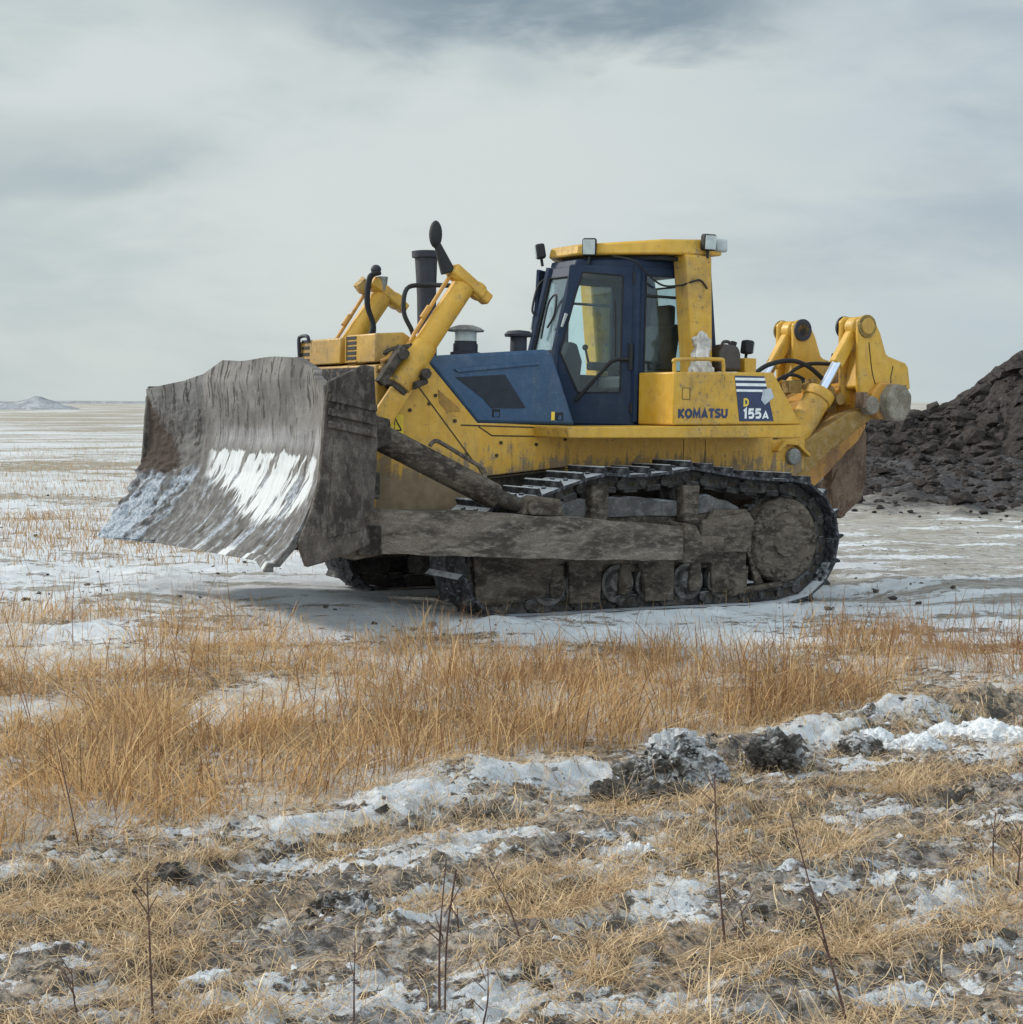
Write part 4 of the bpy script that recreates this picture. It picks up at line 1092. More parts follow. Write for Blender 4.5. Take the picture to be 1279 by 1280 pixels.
    for s in (1, -1):
        lv.tube([(1.05, s * 0.36, 2.18), (1.10, s * 0.36, 2.34)], 0.012, 6, smooth=False); lv.ball((1.105, s * 0.36, 2.36), 0.03, 2)
    lv.build('control_lever', M['black'], cab)


build_cab()


def lamp(name, c, look, parent, w=0.13, h=0.14, label=None):
    d = Vector(look).normalized(); r = d.cross(Vector((0, 0, 1))).normalized(); u = r.cross(d)
    R = Matrix((r, d, u)).transposed()
    b = MB().obox(c, (w, 0.09, h), R); o = b.build(name, M['black'], parent, 0.02)
    MB().obox(Vector(c) + d * 0.046, (w * 0.84, 0.012, h * 0.84), R).build('lens', M['lens'], o, 0.004)
    MB().cyl(Vector(c) - u * h * 0.45, Vector(c) - u * (h * 0.5 + 0.07), 0.014, n=8).build('lamp_bracket', M['black'], o)
    return o


def build_canopy():
    cp = MB()
    plan_lo = [(1.62, 0.24), (1.10, 0.86), (0.42, 0.86), (0.42, -0.86), (1.10, -0.86), (1.62, -0.24)]
    zlo = [3.165, 3.165, 3.195, 3.195, 3.165, 3.165]; zhi = [3.265, 3.300, 3.345, 3.345, 3.300, 3.265]
    cp.loft([(x, y, z) for (x, y), z in zip(plan_lo, zlo)], [(x - (0.02 if x > 1 else -0.02), y * 0.98, z) for (x, y), z in zip(plan_lo, zhi)])
    can = cp.build('rollover_canopy', M['yellow_clean'], D, 0.02)
    un = MB().plan([(1.50, 0.2), (1.05, 0.76), (0.5, 0.76), (0.5, -0.76), (1.05, -0.76), (1.50, -0.2)], 3.125, 3.158); un.build('canopy_liner', M['black'], can)
    for s in (1, -1):
        y0, y1 = (0.675, 0.89) if s > 0 else (-0.89, -0.675)
        p = MB().prism([(0.86, 3.18), (0.84, 3.02), (0.745, 2.2), (0.74, 2.02), (0.51, 2.02), (0.52, 2.2), (0.565, 3.18)], y0, y1)
        p.build('canopy_post', M['yellow_clean'], can, 0.02)
    cb = MB().tube([(1.40, 0.50, 3.15), (1.30, 0.70, 3.10), (1.18, 0.72, 3.00), (1.00, 0.72, 2.90), (0.86, 0.80, 2.90), (0.80, 0.900, 2.93), (0.70, 0.903, 2.95), (0.62, 0.903, 2.88)], 0.009, 6); cb.build('cable', M['black'], can)
    lamp('work_lamp', (1.55, 0.34, 3.235), (0.62, 0.75, -0.12), can, 0.13, 0.16)
    lamp('work_lamp', (1.68, -0.30, 3.235), (1, -0.5, -0.2), can, 0.12, 0.14)
    lamp('work_lamp', (0.62, 0.90, 3.30), (0.15, 0.95, -0.1), can, 0.13, 0.15)
    MB().obox((0.45, 0.80, 3.29), (0.15, 0.16, 0.12), Matrix.Rotation(0.2, 3, 'Z')).build('work_lamp', M['lens'], can, 0.02)


build_canopy()


def build_lift():
    for s in (1, -1):
        y = 0.77 * s
        # trunnion yoke fixed to the guard
        yk = MB().prism([(3.74, 2.20), (3.60, 2.18), (3.52, 2.02), (3.58, 1.90), (3.76, 1.90), (3.86, 2.04)], s * 0.70, s * 0.70 + 0.05 * s).build('cylinder_yoke', M['yellow_guard'], D, 0.015)
        top = Vector((3.10, y, 2.755)); low = Vector((3.70, y, 1.90)); d = (low - top).normalized()
        t = MB().cyl(top, low, 0.098, 0.098, 26); ly = t.build('lift_cylinder', M['yellow'], D, 0.01)
        # lower half: gland end, ochre shield, rod
        MB().cyl(top + d * 0.62, top + d * 1.06, 0.115, 0.118, 26).build('trunnion_band', M['yellow'], ly, 0.012)
        MB().prism([(3.60, 2.16), (3.44, 2.10), (3.80, 1.55), (4.20, 1.20), (4.32, 1.28), (3.98, 1.62)], s * 0.80, s * 0.845).build('rod_guard', M['yellow'], ly, 0.01)
        MB().cyl(low, low + d * 0.98, 0.052, 0.052, 18).build('rod', M['chrome'], ly)
        MB().cyl(low - d * 0.05, low + d * 0.06, 0.115, 0.10, 24).build('gland', M['mud_dark'], ly, 0.008)
        e = MB().cyl((4.28, y - 0.09, 1.02), (4.28, y + 0.09, 1.02), 0.085); e.build('rod_eye', M['mud_dark'], ly, 0.01)
        # head cap, ports, pipe
        u = Vector((-d.z, 0, d.x))                     # across the barrel
        R = Matrix((u, Vector((0, 1, 0)), d)).transposed()
        hc = MB().obox(top - d * 0.045, (0.36, 0.17, 0.10), R); hc.obox(top - d * 0.05 - u * 0.20, (0.12, 0.12, 0.10), R); hc.cyl(top - d * 0.10 + u * 0.10, top + d * 0.02 + u * 0.10, 0.07, n=14); hc.cyl(top - d * 0.12 - u * 0.13, top + d * 0.02 - u * 0.13, 0.06, n=14)
        hc.build('cylinder_head', M['yellow'], ly, 0.02)
        sg = 1 if u.x > 0 else -1
        p = MB().tube([top + u * 0.13 * sg - d * 0.04, top + u * 0.15 * sg + d * 0.06, top + u * 0.135 * sg + d * 0.55, top + u * 0.13 * sg + d * 0.75, top + u * 0.24 * sg + d * 0.98], 0.018, 8)
        p.cyl(top + u * 0.15 * sg + d * 0.34, top + u * 0.15 * sg + d * 0.46, 0.026, n=12)
        p.build('oil_pipe', M['yellow_rust'], ly)
        if s > 0:
            hs = MB().tube([(3.20, 0.72, 2.755), (3.34, 0.55, 2.76), (3.52, 0.55, 2.72), (3.56, 0.58, 2.52), (3.50, 0.62, 2.36), (3.46, 0.62, 2.22)], 0.020, 8).build('hose', M['black'], ly)
            hs2 = MB().tube([(3.40, 0.80, 2.30), (3.55, 0.80, 2.24), (3.72, 0.74, 2.20), (3.80, 0.68, 2.16)], 0.022, 8).build('hose', M['mud_dark'], ly)
            mr = MB().cyl((3.25, 0.77, 2.86), (3.365, 0.77, 3.10), 0.065, 0.028, 12); mm = mr.build('mirror_bracket', M['black'], D, 0.01)
            MB().ball((3.375, 0.77, 3.165), 0.115, 3, (0.50, 0.42, 1.0)).build('mirror', M['black'], mm)
            cl = MB(); cl.obox((3.80, 0.84, 2.06), (0.07, 0.08, 0.36), Matrix.Rotation(-0.60, 3, 'Y')); cl.cyl((3.50, 0.80, 2.00), (3.50, 0.91, 2.00), 0.045); cl.cyl((3.46, 0.80, 1.94), (3.60, 0.88, 1.90), 0.028); cl.cyl((3.72, 0.82, 2.16), (3.72, 0.90, 2.16), 0.05)
            cl.rough(0.012, 14, 1, 2).build('hose_clamp', M['mud_dark'], ly)
        else:
            for (dx, dy) in ((0.0, 0.0), (0.05, 0.06)):
                MB().tube([(3.20 - dx, -0.66 - dy, 2.96), (3.33 - dx, -0.58 - dy, 2.90), (3.36 - dx, -0.56 - dy, 2.66), (3.30 - dx, -0.55 - dy, 2.46), (3.40 - dx * 2, -0.52 - dy, 2.28)], 0.018, 8).build('hose', M['black'], ly)
            MB().ball((3.20, -0.70, 2.99), 0.05, 2, (1, 1, 0.9)).build('hose_fitting', M['stack'], ly)
            MB().cyl((3.12, -0.72, 2.80), (3.12, -0.72, 2.93), 0.035, 0.05, 12).build('hose_fitting', M['grey_steel'], ly)
            MB().obox((3.30, -0.77, 2.84), (0.11, 0.10, 0.10), Matrix.Rotation(0.8, 3, 'Y')).rough(0.03, 12, 2, 3).build('end_lug', M['yellow_guard'], ly)


build_lift()


def build_ripper():
    rp = MB()
    # beam: octagonal box across the machine
    def octo(cx, cz, rx, rz): return [(cx + rx * math.cos(a), cz + rz * math.sin(a)) for a in (math.radians(22.5 + 45 * k) for k in range(8))]
    rp.prism(octo(-1.84, 1.92, 0.20, 0.20), -0.70, 0.70)
    beam = rp.build('ripper_beam', M['yellow_rust'], D, 0.015)
    for s in (1, -1):
        e = MB(); e.prism([(x, z) for x, z in octo(-1.92, 1.905, 0.175, 0.20)], min(s * 0.66, s * 0.82), max(s * 0.66, s * 0.82)); e.rough(0.008, 9, s, 3).build('beam_end', M['cap'], beam, 0.02)
        bs = MB(); bs.cyl((-1.62, s * 0.66, 1.87), (-1.62, s * 0.76, 1.87), 0.10, 0.09); bo = bs.build('link_pin', M['cap'], beam, 0.015)
        MB().box(-1.56, -1.50, min(s * 0.62, s * 0.74), max(s * 0.62, s * 0.74), 1.84, 2.0).build('pin_keeper', M['rust'], bo, 0.008)
        # towers: two cheeks and a web
        ot = [(-1.50, 2.72), (-1.56, 2.765), (-1.65, 2.765), (-1.735, 2.70), (-1.80, 2.60), (-1.885, 2.40), (-1.92, 2.375), (-2.16, 2.315), (-2.20, 2.27), (-2.24, 2.05), (-1.92, 1.98), (-1.62, 1.86), (-1.53, 2.02), (-1.51, 2.40)]
        t = MB()
        t.prism(ot, s * 0.61 - 0.03, s * 0.61 + 0.03); t.prism(ot, s * 0.36 - 0.03, s * 0.36 + 0.03)
        t.prism([(-1.68, 2.40), (-1.62, 2.42), (-1.56, 2.05), (-1.62, 2.02)], min(s * 0.38, s * 0.59), max(s * 0.38, s * 0.59))
        t.prism([(-2.15, 2.30), (-2.10, 2.28), (-2.14, 2.02), (-2.20, 2.04)], min(s * 0.38, s * 0.59), max(s * 0.38, s * 0.59))
        tw = t.build('ripper_tower', M['yellow_clean'], D, 0.02)
        MB().cyl((-1.605, s * 0.30, 2.66), (-1.605, s * 0.67, 2.66), 0.085, n=20).build('tower_pin', M['yellow_guard'], tw, 0.012)
        MB().lathe((-1.605, s * 0.635, 2.66), (0, s, 0), [(0, 0.115), (0.02, 0.115), (0.025, 0.085), (0.012, 0.08), (0.03, 0.07)], 24).build('pin_boss', M['boss'], tw)
        MB().lathe((-1.605, s * 0.325, 2.66), (0, -s, 0), [(0, 0.115), (0.02, 0.115), (0.025, 0.085)], 24).build('pin_boss', M['stack'], tw)
        wl = MB(); ys = s * 0.641
        for pl in ([(-1.64, 2.50), (-1.70, 2.20), (-1.78, 2.02)], [(-1.98, 2.28), (-1.955, 2.14), (-2.0, 2.06), (-2.17, 2.085)]):
            wl.tube([(a, ys, b) for a, b in pl], 0.006, 6)
        wl.build('weld', M['seam'], tw)
        MB().prism([(-1.76, 2.56), (-1.83, 2.58), (-1.80, 2.52)], s * 0.55, s * 0.57).build('lug', M['yellow_clean'], tw)
        # tilt cylinder
        y = s * 0.49
        b0 = Vector((-0.74, y, 1.40)); b1 = Vector((-1.16, y, 1.985)); tp = Vector((-1.60, y, 2.66)); d = (tp - b1).normalized()
        cy = MB().cyl(b0, b1, 0.135, 0.135, 28).build('ripper_cylinder', M['yellow'], D, 0.012)
        MB().cyl(b1 - (b1 - b0).normalized() * 0.10, b1 + d * 0.01, 0.150, 0.150, 28).build('gland', M['yellow'], cy, 0.012)
        MB().cyl(b1, b1 + d * 0.36, 0.052, 0.052, 20).build('rod', M['chrome'], cy)
        ry = MB(); u = Vector((-d.z, 0, d.x)); R = Matrix((u, Vector((0, 1, 0)), d)).transposed()
        ry.obox(b1 + d * 0.53, (0.13, 0.10, 0.38), R); ry.cyl(tp - Vector((0, 0.07, 0)), tp + Vector((0, 0.07, 0)), 0.10)
        ry.build('rod_clevis', M['yellow_clean'], cy, 0.02)
        # lower arms
        MB().prism([(-0.55, 1.16), (-0.62, 1.36), (-1.07, 1.63), (-1.38, 1.78), (-1.62, 1.84), (-1.72, 1.74), (-1.20, 1.42), (-0.80, 1.10)], min(s * 0.42, s * 0.645), max(s * 0.42, s * 0.645)).rough(0.010, 4, s, 4).build('ripper_arm', M['arm_mud'], D, 0.015)
        # valve block clutter
        vb = MB(); vb.box(-1.02, -0.86, s * 0.30 - 0.06, s * 0.30 + 0.06, 1.98, 2.10); vb.cyl((-1.05, s * 0.36, 2.05), (-1.25, s * 0.36, 2.02), 0.035); vb.box(-1.14, -1.08, s * 0.5 - 0.16, s * 0.5 - 0.05, 1.86, 2.12)
        vb.cyl((-1.30, s * 0.30, 2.00), (-1.30, s * 0.46, 2.00), 0.075); vb.cyl((-1.42, s * 0.30, 1.93), (-1.42, s * 0.5, 1.93), 0.06); vb.box(-1.5, -1.22, s * 0.3 - 0.05, s * 0.3 + 0.05, 1.80, 1.93)
        vb.rough(0.012, 14, 2 * s, 2).build('valve_block', M['arm_mud'], D)
    # rear wall the linkage hangs on
    MB().prism([(-0.44, 2.0), (-0.40, 1.0), (-0.62, 0.9), (-0.80, 1.2), (-0.80, 1.9)], -0.42, 0.42).build('rear_housing', M['mud_dark'], D, 0.02)
    MB().prism([(-0.8, 1.75), (-0.8, 1.55), (-1.75, 1.95), (-1.75, 2.1)], -0.30, 0.30).build('upper_link', M['yellow_rust'], D, 0.015)
    # giant shank with its pocket
    sk = MB().prism([(-1.78, 2.42), (-2.02, 2.40), (-2.14, 1.80), (-2.20, 1.56), (-2.22, 1.14), (-2.16, 0.89), (-1.90, 0.71), (-1.80, 0.78), (-1.74, 1.00), (-1.72, 1.35), (-1.76, 1.60)], -0.065, 0.065)
    sh = sk.rough(0.006, 5, 1, 2).build('ripper_shank', M['rust'], D, 0.012)
    MB().prism([(-1.70, 1.02), (-1.80, 1.22), (-1.90, 1.10), (-1.93, 0.72), (-1.86, 0.69), (-1.77, 0.76)], -0.082, 0.082).build('shank_tip', M['rust'], sh, 0.012)
    MB().prism([(-1.60, 1.84), (-2.10, 1.86), (-2.12, 1.66), (-2.02, 1.52), (-1.80, 1.33), (-1.36, 0.98), (-1.20, 1.08), (-1.30, 1.40)], -0.14, 0.14).rough(0.012, 5, 4, 4).build('shank_pocket', M['yellow_rust'], D, 0.012)
    # hoses looping over
    for (p, r) in (([(-0.60, 0.10, 2.14), (-0.76, 0.14, 2.25), (-1.02, 0.18, 2.305), (-1.25, 0.2, 2.25), (-1.45, 0.24, 2.10)], 0.024),
                   ([(-0.84, 0.10, 2.04), (-0.96, 0.14, 2.14), (-1.12, 0.16, 2.16), (-1.32, 0.2, 2.06)], 0.018),
                   ([(-0.82, 0.22, 2.00), (-0.98, 0.24, 2.08), (-1.15, 0.26, 2.09), (-1.35, 0.30, 2.02)], 0.018),
                   ([(-1.18, -0.1, 2.12), (-1.34, -0.1, 2.24), (-1.55, -0.1, 2.30), (-1.85, 0.0, 2.30)], 0.020)):
        MB().tube(p, r, 8).build('hose', M['black'], D)
    # rear lamp on its post
    pb = MB().box(-0.02, 0.12, 0.74, 0.86, 2.12, 2.27).build('lamp_post', M['yellow_clean'], D, 0.01)
    lamp('rear_lamp', (0.05, 0.80, 2.375), (-0.9, 0.2, -0.1), pb, 0.12, 0.13)


build_ripper()

# ------------------------------------------------------------------ loose things on the machine
DM = dozer.matrix_world.copy()


def on_dozer(ob):
    ob.matrix_world = DM
    return ob


ca = MB().prism([(0.50, 2.13), (0.50, 2.31), (0.45, 2.385), (0.29, 2.37), (0.26, 2.30), (0.25, 2.135)], 0.80, 0.98).build('jerrycan', M['canister'], None, 0.03)
on_dozer(ca); tag(ca, 'dark plastic canister standing on the yellow tank box behind the cab post', 'canister')
MB().tube([(0.42, 0.89, 2.375), (0.40, 0.89, 2.405), (0.34, 0.89, 2.405), (0.32, 0.89, 2.37)], 0.016, 8).build('handle', M['canister'], ca)
MB().cyl((0.30, 0.89, 2.35), (0.28, 0.89, 2.41), 0.03, n=12).build('cap', M['black'], ca)
rg = MB().prism([(0.80, 2.115), (0.78, 2.30), (0.77, 2.41), (0.70, 2.46), (0.63, 2.42), (0.60, 2.28), (0.56, 2.12)], 0.885, 0.97).rough(0.06, 5, 3.0, 8).rough(0.02, 18, 1.0).build('rag_bundle', M['cloth'], None)
on_dozer(rg); tag(rg, 'dirty white rag bundle stuffed at the foot of the yellow canopy post', 'rag')


# ------------------------------------------------------------------ earth: clods, snow lumps, heaps
def clod_mat(name, soil1, soil2, snow_c, lo, hi, cap=2.2):
    m, t = new_mat(name); o = coords(t)
    a = t.noise(o, 9, 7, 0.65); b = t.noise(o, 40, 6, 0.65)
    nz = t.sep(t.n('ShaderNodeNewGeometry').outputs['Normal'])[2]
    col = t.mix(t.step(a, 0.35, 0.65), soil1, soil2)
    col = t.mix(t.m('MULTIPLY', t.step(b, 0.55, 0.75), 0.5), col, tuple(v * 2.4 for v in soil2))
    big = t.noise(o, 4.5, 5, 0.6)
    s = t.step(t.m('ADD', t.m('ADD', t.m('MULTIPLY', nz, 0.22), t.m('MULTIPLY', t.sep(o)[2], cap)), t.m('ADD', t.m('MULTIPLY', t.m('SUBTRACT', big, 0.42), 2.4), t.m('MULTIPLY', t.m('SUBTRACT', b, 0.5), 1.0))), lo, hi)
    col = t.mix(s, col, t.mix(b, tuple(v * 0.72 for v in snow_c), snow_c))
    finish(t, col, 0.92, 0.0, t.bump(t.m('ADD', a, t.m('MULTIPLY', b, 0.5)), 0.8, 0.03), 0.3)
    return m


M['clod_snowy'] = clod_mat('snow_capped_soil', (0.055, 0.046, 0.038), (0.16, 0.142, 0.122), (0.55, 0.555, 0.575), 0.26, 0.80)
M['clod_dark'] = clod_mat('dark_soil', (0.042, 0.037, 0.033), (0.125, 0.113, 0.10), (0.38, 0.38, 0.39), 0.50, 1.1)
M['snow_lump'] = clod_mat('packed_snow', (0.30, 0.30, 0.32), (0.55, 0.56, 0.60), (0.80, 0.82, 0.85), -0.3, 0.5)
M['heap'] = clod_mat('black_soil_heap', (0.017, 0.0135, 0.012), (0.054, 0.044, 0.041), (0.17, 0.155, 0.15), 0.62, 1.35, 0.0)


def chunk(b, c, r, rr, flat=0.75):
    """one angular lump of frozen earth"""
    t = bmesh.new()
    for _ in range(rr.randint(10, 18)):
        q = Vector((rr.gauss(0, 1), rr.gauss(0, 1), rr.gauss(0, 1))).normalized() * rr.uniform(0.7, 1.1)
        t.verts.new((q.x, q.y, q.z * flat))
    bmesh.ops.convex_hull(t, input=t.verts[:])
    for w in [w for w in t.verts if not w.link_faces]: t.verts.remove(w)
    R = Matrix.Rotation(rr.uniform(0, 6.3), 3, 'Z') @ Matrix.Rotation(rr.uniform(-0.7, 0.7), 3, 'X')
    t.verts.index_update()
    b._add([Vector(c) + R @ w.co * r for w in t.verts], [[w.index for w in f.verts] for f in t.faces]); t.free()


def clod_mesh(parts, seed, amp=0.28, sub=4):
    b = MB(); rr = random.Random(int(seed * 1000))
    for (c, r, sc) in parts:
        n0 = len(b.bm.verts)
        b.ball(c, r * 0.92, min(sub, 5), sc); b.bm.normal_update(); b.bm.verts.ensure_lookup_table()
        for v in b.bm.verts[n0:]:
            q = v.co * 9 + Vector((seed, -seed, seed * 0.3))
            d = mnoise.fractal(q, 0.6, 2.1, 7) * 0.5 + (abs(mnoise.noise(q * 2.2)) - 0.25) * 0.6 + (abs(mnoise.noise(q * 6.5)) - 0.2) * 0.4
            v.co += v.normal * d * amp * 0.26
        for _ in range(int(50 + 1000 * r) if amp > 0.25 else 6):
            u = Vector((rr.gauss(0, 1), rr.gauss(0, 1), rr.gauss(0, 1))).normalized()
            p = Vector(c) + Vector((u.x * sc[0], u.y * sc[1], abs(u.z) * sc[2])) * r * rr.uniform(0.78, 0.99)
            chunk(b, p, min(0.006 + rr.expovariate(1 / (r * 0.055)), 0.034), rr, 0.85)
    return b


def px_ground(u, v):
    """where the view line through a point of the photograph meets flat ground"""
    x = (u - 640) / 2000.0; yy = (640 - v) / 2000.0; p = math.atan(137 / 2000.0)
    d = Vector((x, math.cos(p) + math.sin(p) * yy, -math.sin(p) + math.cos(p) * yy))
    t = 1.75 / -d.z
    return d.x * t, d.y * t


def place_clod(name, u, v, parts, mat, label, cat, seed, amp=0.28, group=None, sub=5, sink=0.02):
    x, y = px_ground(u, v)
    ob = clod_mesh(parts, seed, amp, sub).build(name, mat, None, 0, 28)
    ob.location = (x, y, float(height(x, y)) - sink); ob.rotation_euler = (0, 0, seed)
    return tag(ob, label, cat, group)


place_clod('earth_clod', 848, 985, [((0, 0, 0.13), 0.17, (1.0, 0.9, 0.85)), ((-0.13, 0.02, 0.06), 0.12, (1.1, 1, 0.8)), ((0.10, -0.03, 0.07), 0.13, (1, 1, 0.8)), ((-0.05, -0.12, 0.02), 0.15, (1.3, 0.9, 0.4))],
           M['clod_snowy'], 'largest snow capped earth clod, heaped before the tall straw', 'clod', 0.2, 0.34, 'clods on the snow windrow')
place_clod('earth_clod', 966, 962, [((0, 0, 0.07), 0.13, (1.15, 1, 0.8)), ((0.11, 0, 0.03), 0.08, (1.1, 1, 0.8))],
           M['clod_dark'], 'dark rounded earth clod just right of the large snow capped clod', 'clod', 1.1, 0.36, 'clods on the snow windrow')
place_clod('earth_clod', 820, 1008, [((0, 0, 0.0), 0.16, (1.5, 0.9, 0.35)), ((0.17, 0.02, 0.0), 0.11, (1.3, 1, 0.4))],
           M['clod_dark'], 'low flat dark clod slumped below the large snow capped clod', 'clod', 2.3, 0.36, 'clods on the snow windrow')
place_clod('earth_clod', 1075, 940, [((0, 0, 0.05), 0.10, (1.2, 1, 0.8))],
           M['clod_snowy'], 'small half snowy clod on the windrow right of the dark rounded clod', 'clod', 3.1, 0.3, 'clods on the snow windrow', 3)
place_clod('earth_clod', 1205, 1006, [((0, 0, 0.0), 0.075, (1.6, 1, 0.45)), ((0.10, 0.02, 0.0), 0.045, (1.4, 1, 0.5))],
           M['clod_dark'], 'low black clod at the right edge of the trampled straw', 'clod', 4.0, 0.36, 'clods in the foreground')
place_clod('earth_clod', 1010, 1140, [((0, 0, -0.005), 0.085, (1.7, 1, 0.2)), ((0.11, -0.03, -0.005), 0.05, (1.5, 1, 0.2))],
           M['clod_dark'], 'flat dark smear of soil in the lower right foreground', 'clod', 4.6, 0.36, 'clods in the foreground', 3)
place_clod('earth_clod', 212, 1086, [((0, 0, 0.02), 0.065, (1.2, 1, 0.9))],
           M['clod_dark'], 'fist sized dark clod under the left clump of straw', 'clod', 5.0, 0.3, 'clods in the foreground', 3)
place_clod('snow_lump', 718, 1012, [((0, 0, 0.03), 0.042, (1, 1, 1.0))], M['snow_lump'], 'small round snow lump left of the flat dark clod', 'snow lump', 5.7, 0.18, 'snow lumps', 3)
place_clod('snow_lump', 428, 1134, [((0, 0, 0.02), 0.09, (1.3, 0.9, 0.8)), ((0.09, 0.0, 0.01), 0.06, (1.2, 1, 0.8)), ((-0.08, -0.02, 0.0), 0.05, (1.3, 1, 0.8))],
           M['clod_snowy'], 'broken grey snow lump with dark soil in the left foreground', 'snow lump', 6.1, 0.34, 'snow lumps')
place_clod('snow_lump', 800, 1085, [((0, 0, 0.01), 0.07, (1.4, 0.9, 0.6)), ((0.10, 0.03, 0.0), 0.06, (1.2, 1, 0.6))],
           M['snow_lump'], 'crumbled white snow lump in the middle of the foreground track', 'snow lump', 6.6, 0.34, 'snow lumps')
place_clod('snow_lump', 262, 1222, [((0, 0, 0.01), 0.06, (1.2, 0.9, 0.7)), ((0.05, 0.03, 0.0), 0.05, (1.2, 1, 0.6))],
           M['snow_lump'], 'small grey snow lump near the bottom left corner', 'snow lump', 7.2, 0.3, 'snow lumps', 3)
for (u, v, r, sd, lb) in ((1090, 915, 0.10, 8.1, 'smooth snow lump on the windrow beside the half snowy clod'), (1240, 915, 0.15, 8.8, 'broad snow lump at the right end of the windrow'), (1150, 925, 0.09, 9.2, 'middle one of three snow lumps along the right windrow')):
    place_clod('snow_lump', u, v + 12, [((0, 0, 0.02), r, (1.6, 1, 0.6)), ((r * 1.2, 0.03, 0.0), r * 0.7, (1.4, 1, 0.7))], M['snow_lump'], lb, 'snow lump', sd, 0.16, 'snow lumps')


def build_heap():
    """great spoil heap of frozen black clods to the right of the yard"""
    xs = np.linspace(5.5, 46, 240); ys = np.linspace(33, 64, 130)
    X, Y = np.meshgrid(xs, ys)
    crest = np.interp(X, [5.5, 7.0, 8.8, 9.4, 10.4, 11.3, 12.1, 12.9, 13.8, 15.5, 18, 22, 28, 36, 46], [-0.2, 0.35, 0.62, 0.68, 0.85, 1.02, 1.32, 1.92, 2.6, 3.6, 4.4, 4.8, 4.6, 3.8, -0.4])
    front = sstep(Y, 42 - 1.4 - 2.2 * np.maximum(crest, 0), 42) ; back = 1 - sstep(Y, 43.5, 48 + 3 * crest)
    Z = crest * front * back + 0.30 * np.abs(fbm(X * 0.9, Y * 0.9, 4, 91, 0.55)) * sstep(crest * front, 0.05, 0.5) - 0.15 + 0.36 * sstep(Y, 34, 41)
    v = np.stack([X.ravel(), Y.ravel(), Z.ravel()], 1)
    nr, nc = X.shape; i = np.arange(nr * nc).reshape(nr, nc)
    q = np.stack([i[:-1, :-1], i[:-1, 1:], i[1:, 1:], i[1:, :-1]], -1).reshape(-1, 4)
    VV = [v]; QQ = [q.ravel()]; tot = [np.full(len(q), 4)]; base = len(v)
    # clods: a few lumpy shapes, scattered and merged into the heap's own surface
    shapes = []
    for k in range(14):
        b = bmesh.new()
        for _ in range(16):
            q = Vector((random.gauss(0, 1), random.gauss(0, 1), random.gauss(0, 1))).normalized() * random.uniform(0.75, 1.1)
            b.verts.new((q.x * 1.15, q.y * 0.95, q.z * 0.62))
        bmesh.ops.convex_hull(b, input=b.verts[:])
        for w in [w for w in b.verts if not w.link_faces]: b.verts.remove(w)
        b.verts.index_update()
        shapes.append((np.array([w.co[:] for w in b.verts]), np.array([[w.index for w in f.verts] for f in b.faces]))); b.free()
    fx = np.interp
    for k in range(7500):
        x = rng.uniform(6.5, 34) if k % 4 == 0 else rng.uniform(6.5, 17); y = rng.uniform(34.5, 44)
        ix = int(np.clip((x - 5.5) / (40.5) * (nc - 1), 0, nc - 1)); iy = int(np.clip((y - 33) / 31 * (nr - 1), 0, nr - 1))
        cr = np.interp(x, [5.5, 7.0, 8.8, 13.8, 18], [0.0, 0.35, 0.85, 3.3, 5.0])
        if y < 42 - 1.8 - 2.2 * cr: continue
        r = min(0.03 + rng.exponential(0.075), 0.42)
        vs, fs = shapes[rng.integers(14)]
        a = rng.uniform(0, 6.28); ca_, sa = math.cos(a), math.sin(a)
        R = np.array([[ca_, -sa, 0], [sa, ca_, 0], [0, 0, 1]])
        tl = rng.uniform(-0.6, 0.6); R2 = np.array([[1, 0, 0], [0, math.cos(tl), -math.sin(tl)], [0, math.sin(tl), math.cos(tl)]])
        VV.append(vs @ R2.T @ R.T * r + np.array([x, y, Z[iy, ix] + r * 0.25])); QQ.append((fs + base).ravel()); tot.append(np.full(len(fs), 3)); base += len(vs)
    for k in range(5200):                               # clods rolled out over the apron
        x = rng.uniform(5.0, 22); y = 23.5 + 14.5 * rng.uniform() ** 0.8
        if rng.uniform() > float(apron_mask(x, y)) * (0.25 + 0.75 * float(sstep(fbm(x * 0.8, y * 0.8, 2, 97), -0.3, 0.4))): continue
        r = min(0.025 + rng.exponential(0.045), 0.22)
        vs, fs = shapes[rng.integers(14)]
        a = rng.uniform(0, 6.28); ca_, sa = math.cos(a), math.sin(a)
        R = np.array([[ca_, -sa, 0], [sa, ca_, 0], [0, 0, 1]])
        VV.append(vs @ R.T * r + np.array([x, y, float(height(x, y)) + r * 0.2])); QQ.append((fs + base).ravel()); tot.append(np.full(len(fs), 3)); base += len(vs)
    totals = np.concatenate(tot); starts = np.concatenate([[0], np.cumsum(totals)[:-1]])
    ob = new_mesh_obj('soil_heap', np.concatenate(VV), np.concatenate(QQ), starts, totals, M['heap'], False)
    tag(ob, 'tall heap of dark frozen soil clods rising behind the bulldozer on the right', 'soil heap')


build_heap()


def far_heap(x, y, w, h, label, seed):
    xs = np.linspace(-1, 1, 60); X, Y = np.meshgrid(xs, xs)
    R = np.hypot(X, Y); Z = np.clip(1 - R, 0, 1) ** 0.9 * (1 + 0.25 * fbm(X * 2 + seed, Y * 2, 3, int(seed)))
    ob = grid_obj('snowy_mound', X * w, Y * w * 0.8, Z * h - 0.2, M['far_mound'])
    ob.location = (x, y, 0); return tag(ob, label, 'mound', 'mounds on the horizon')


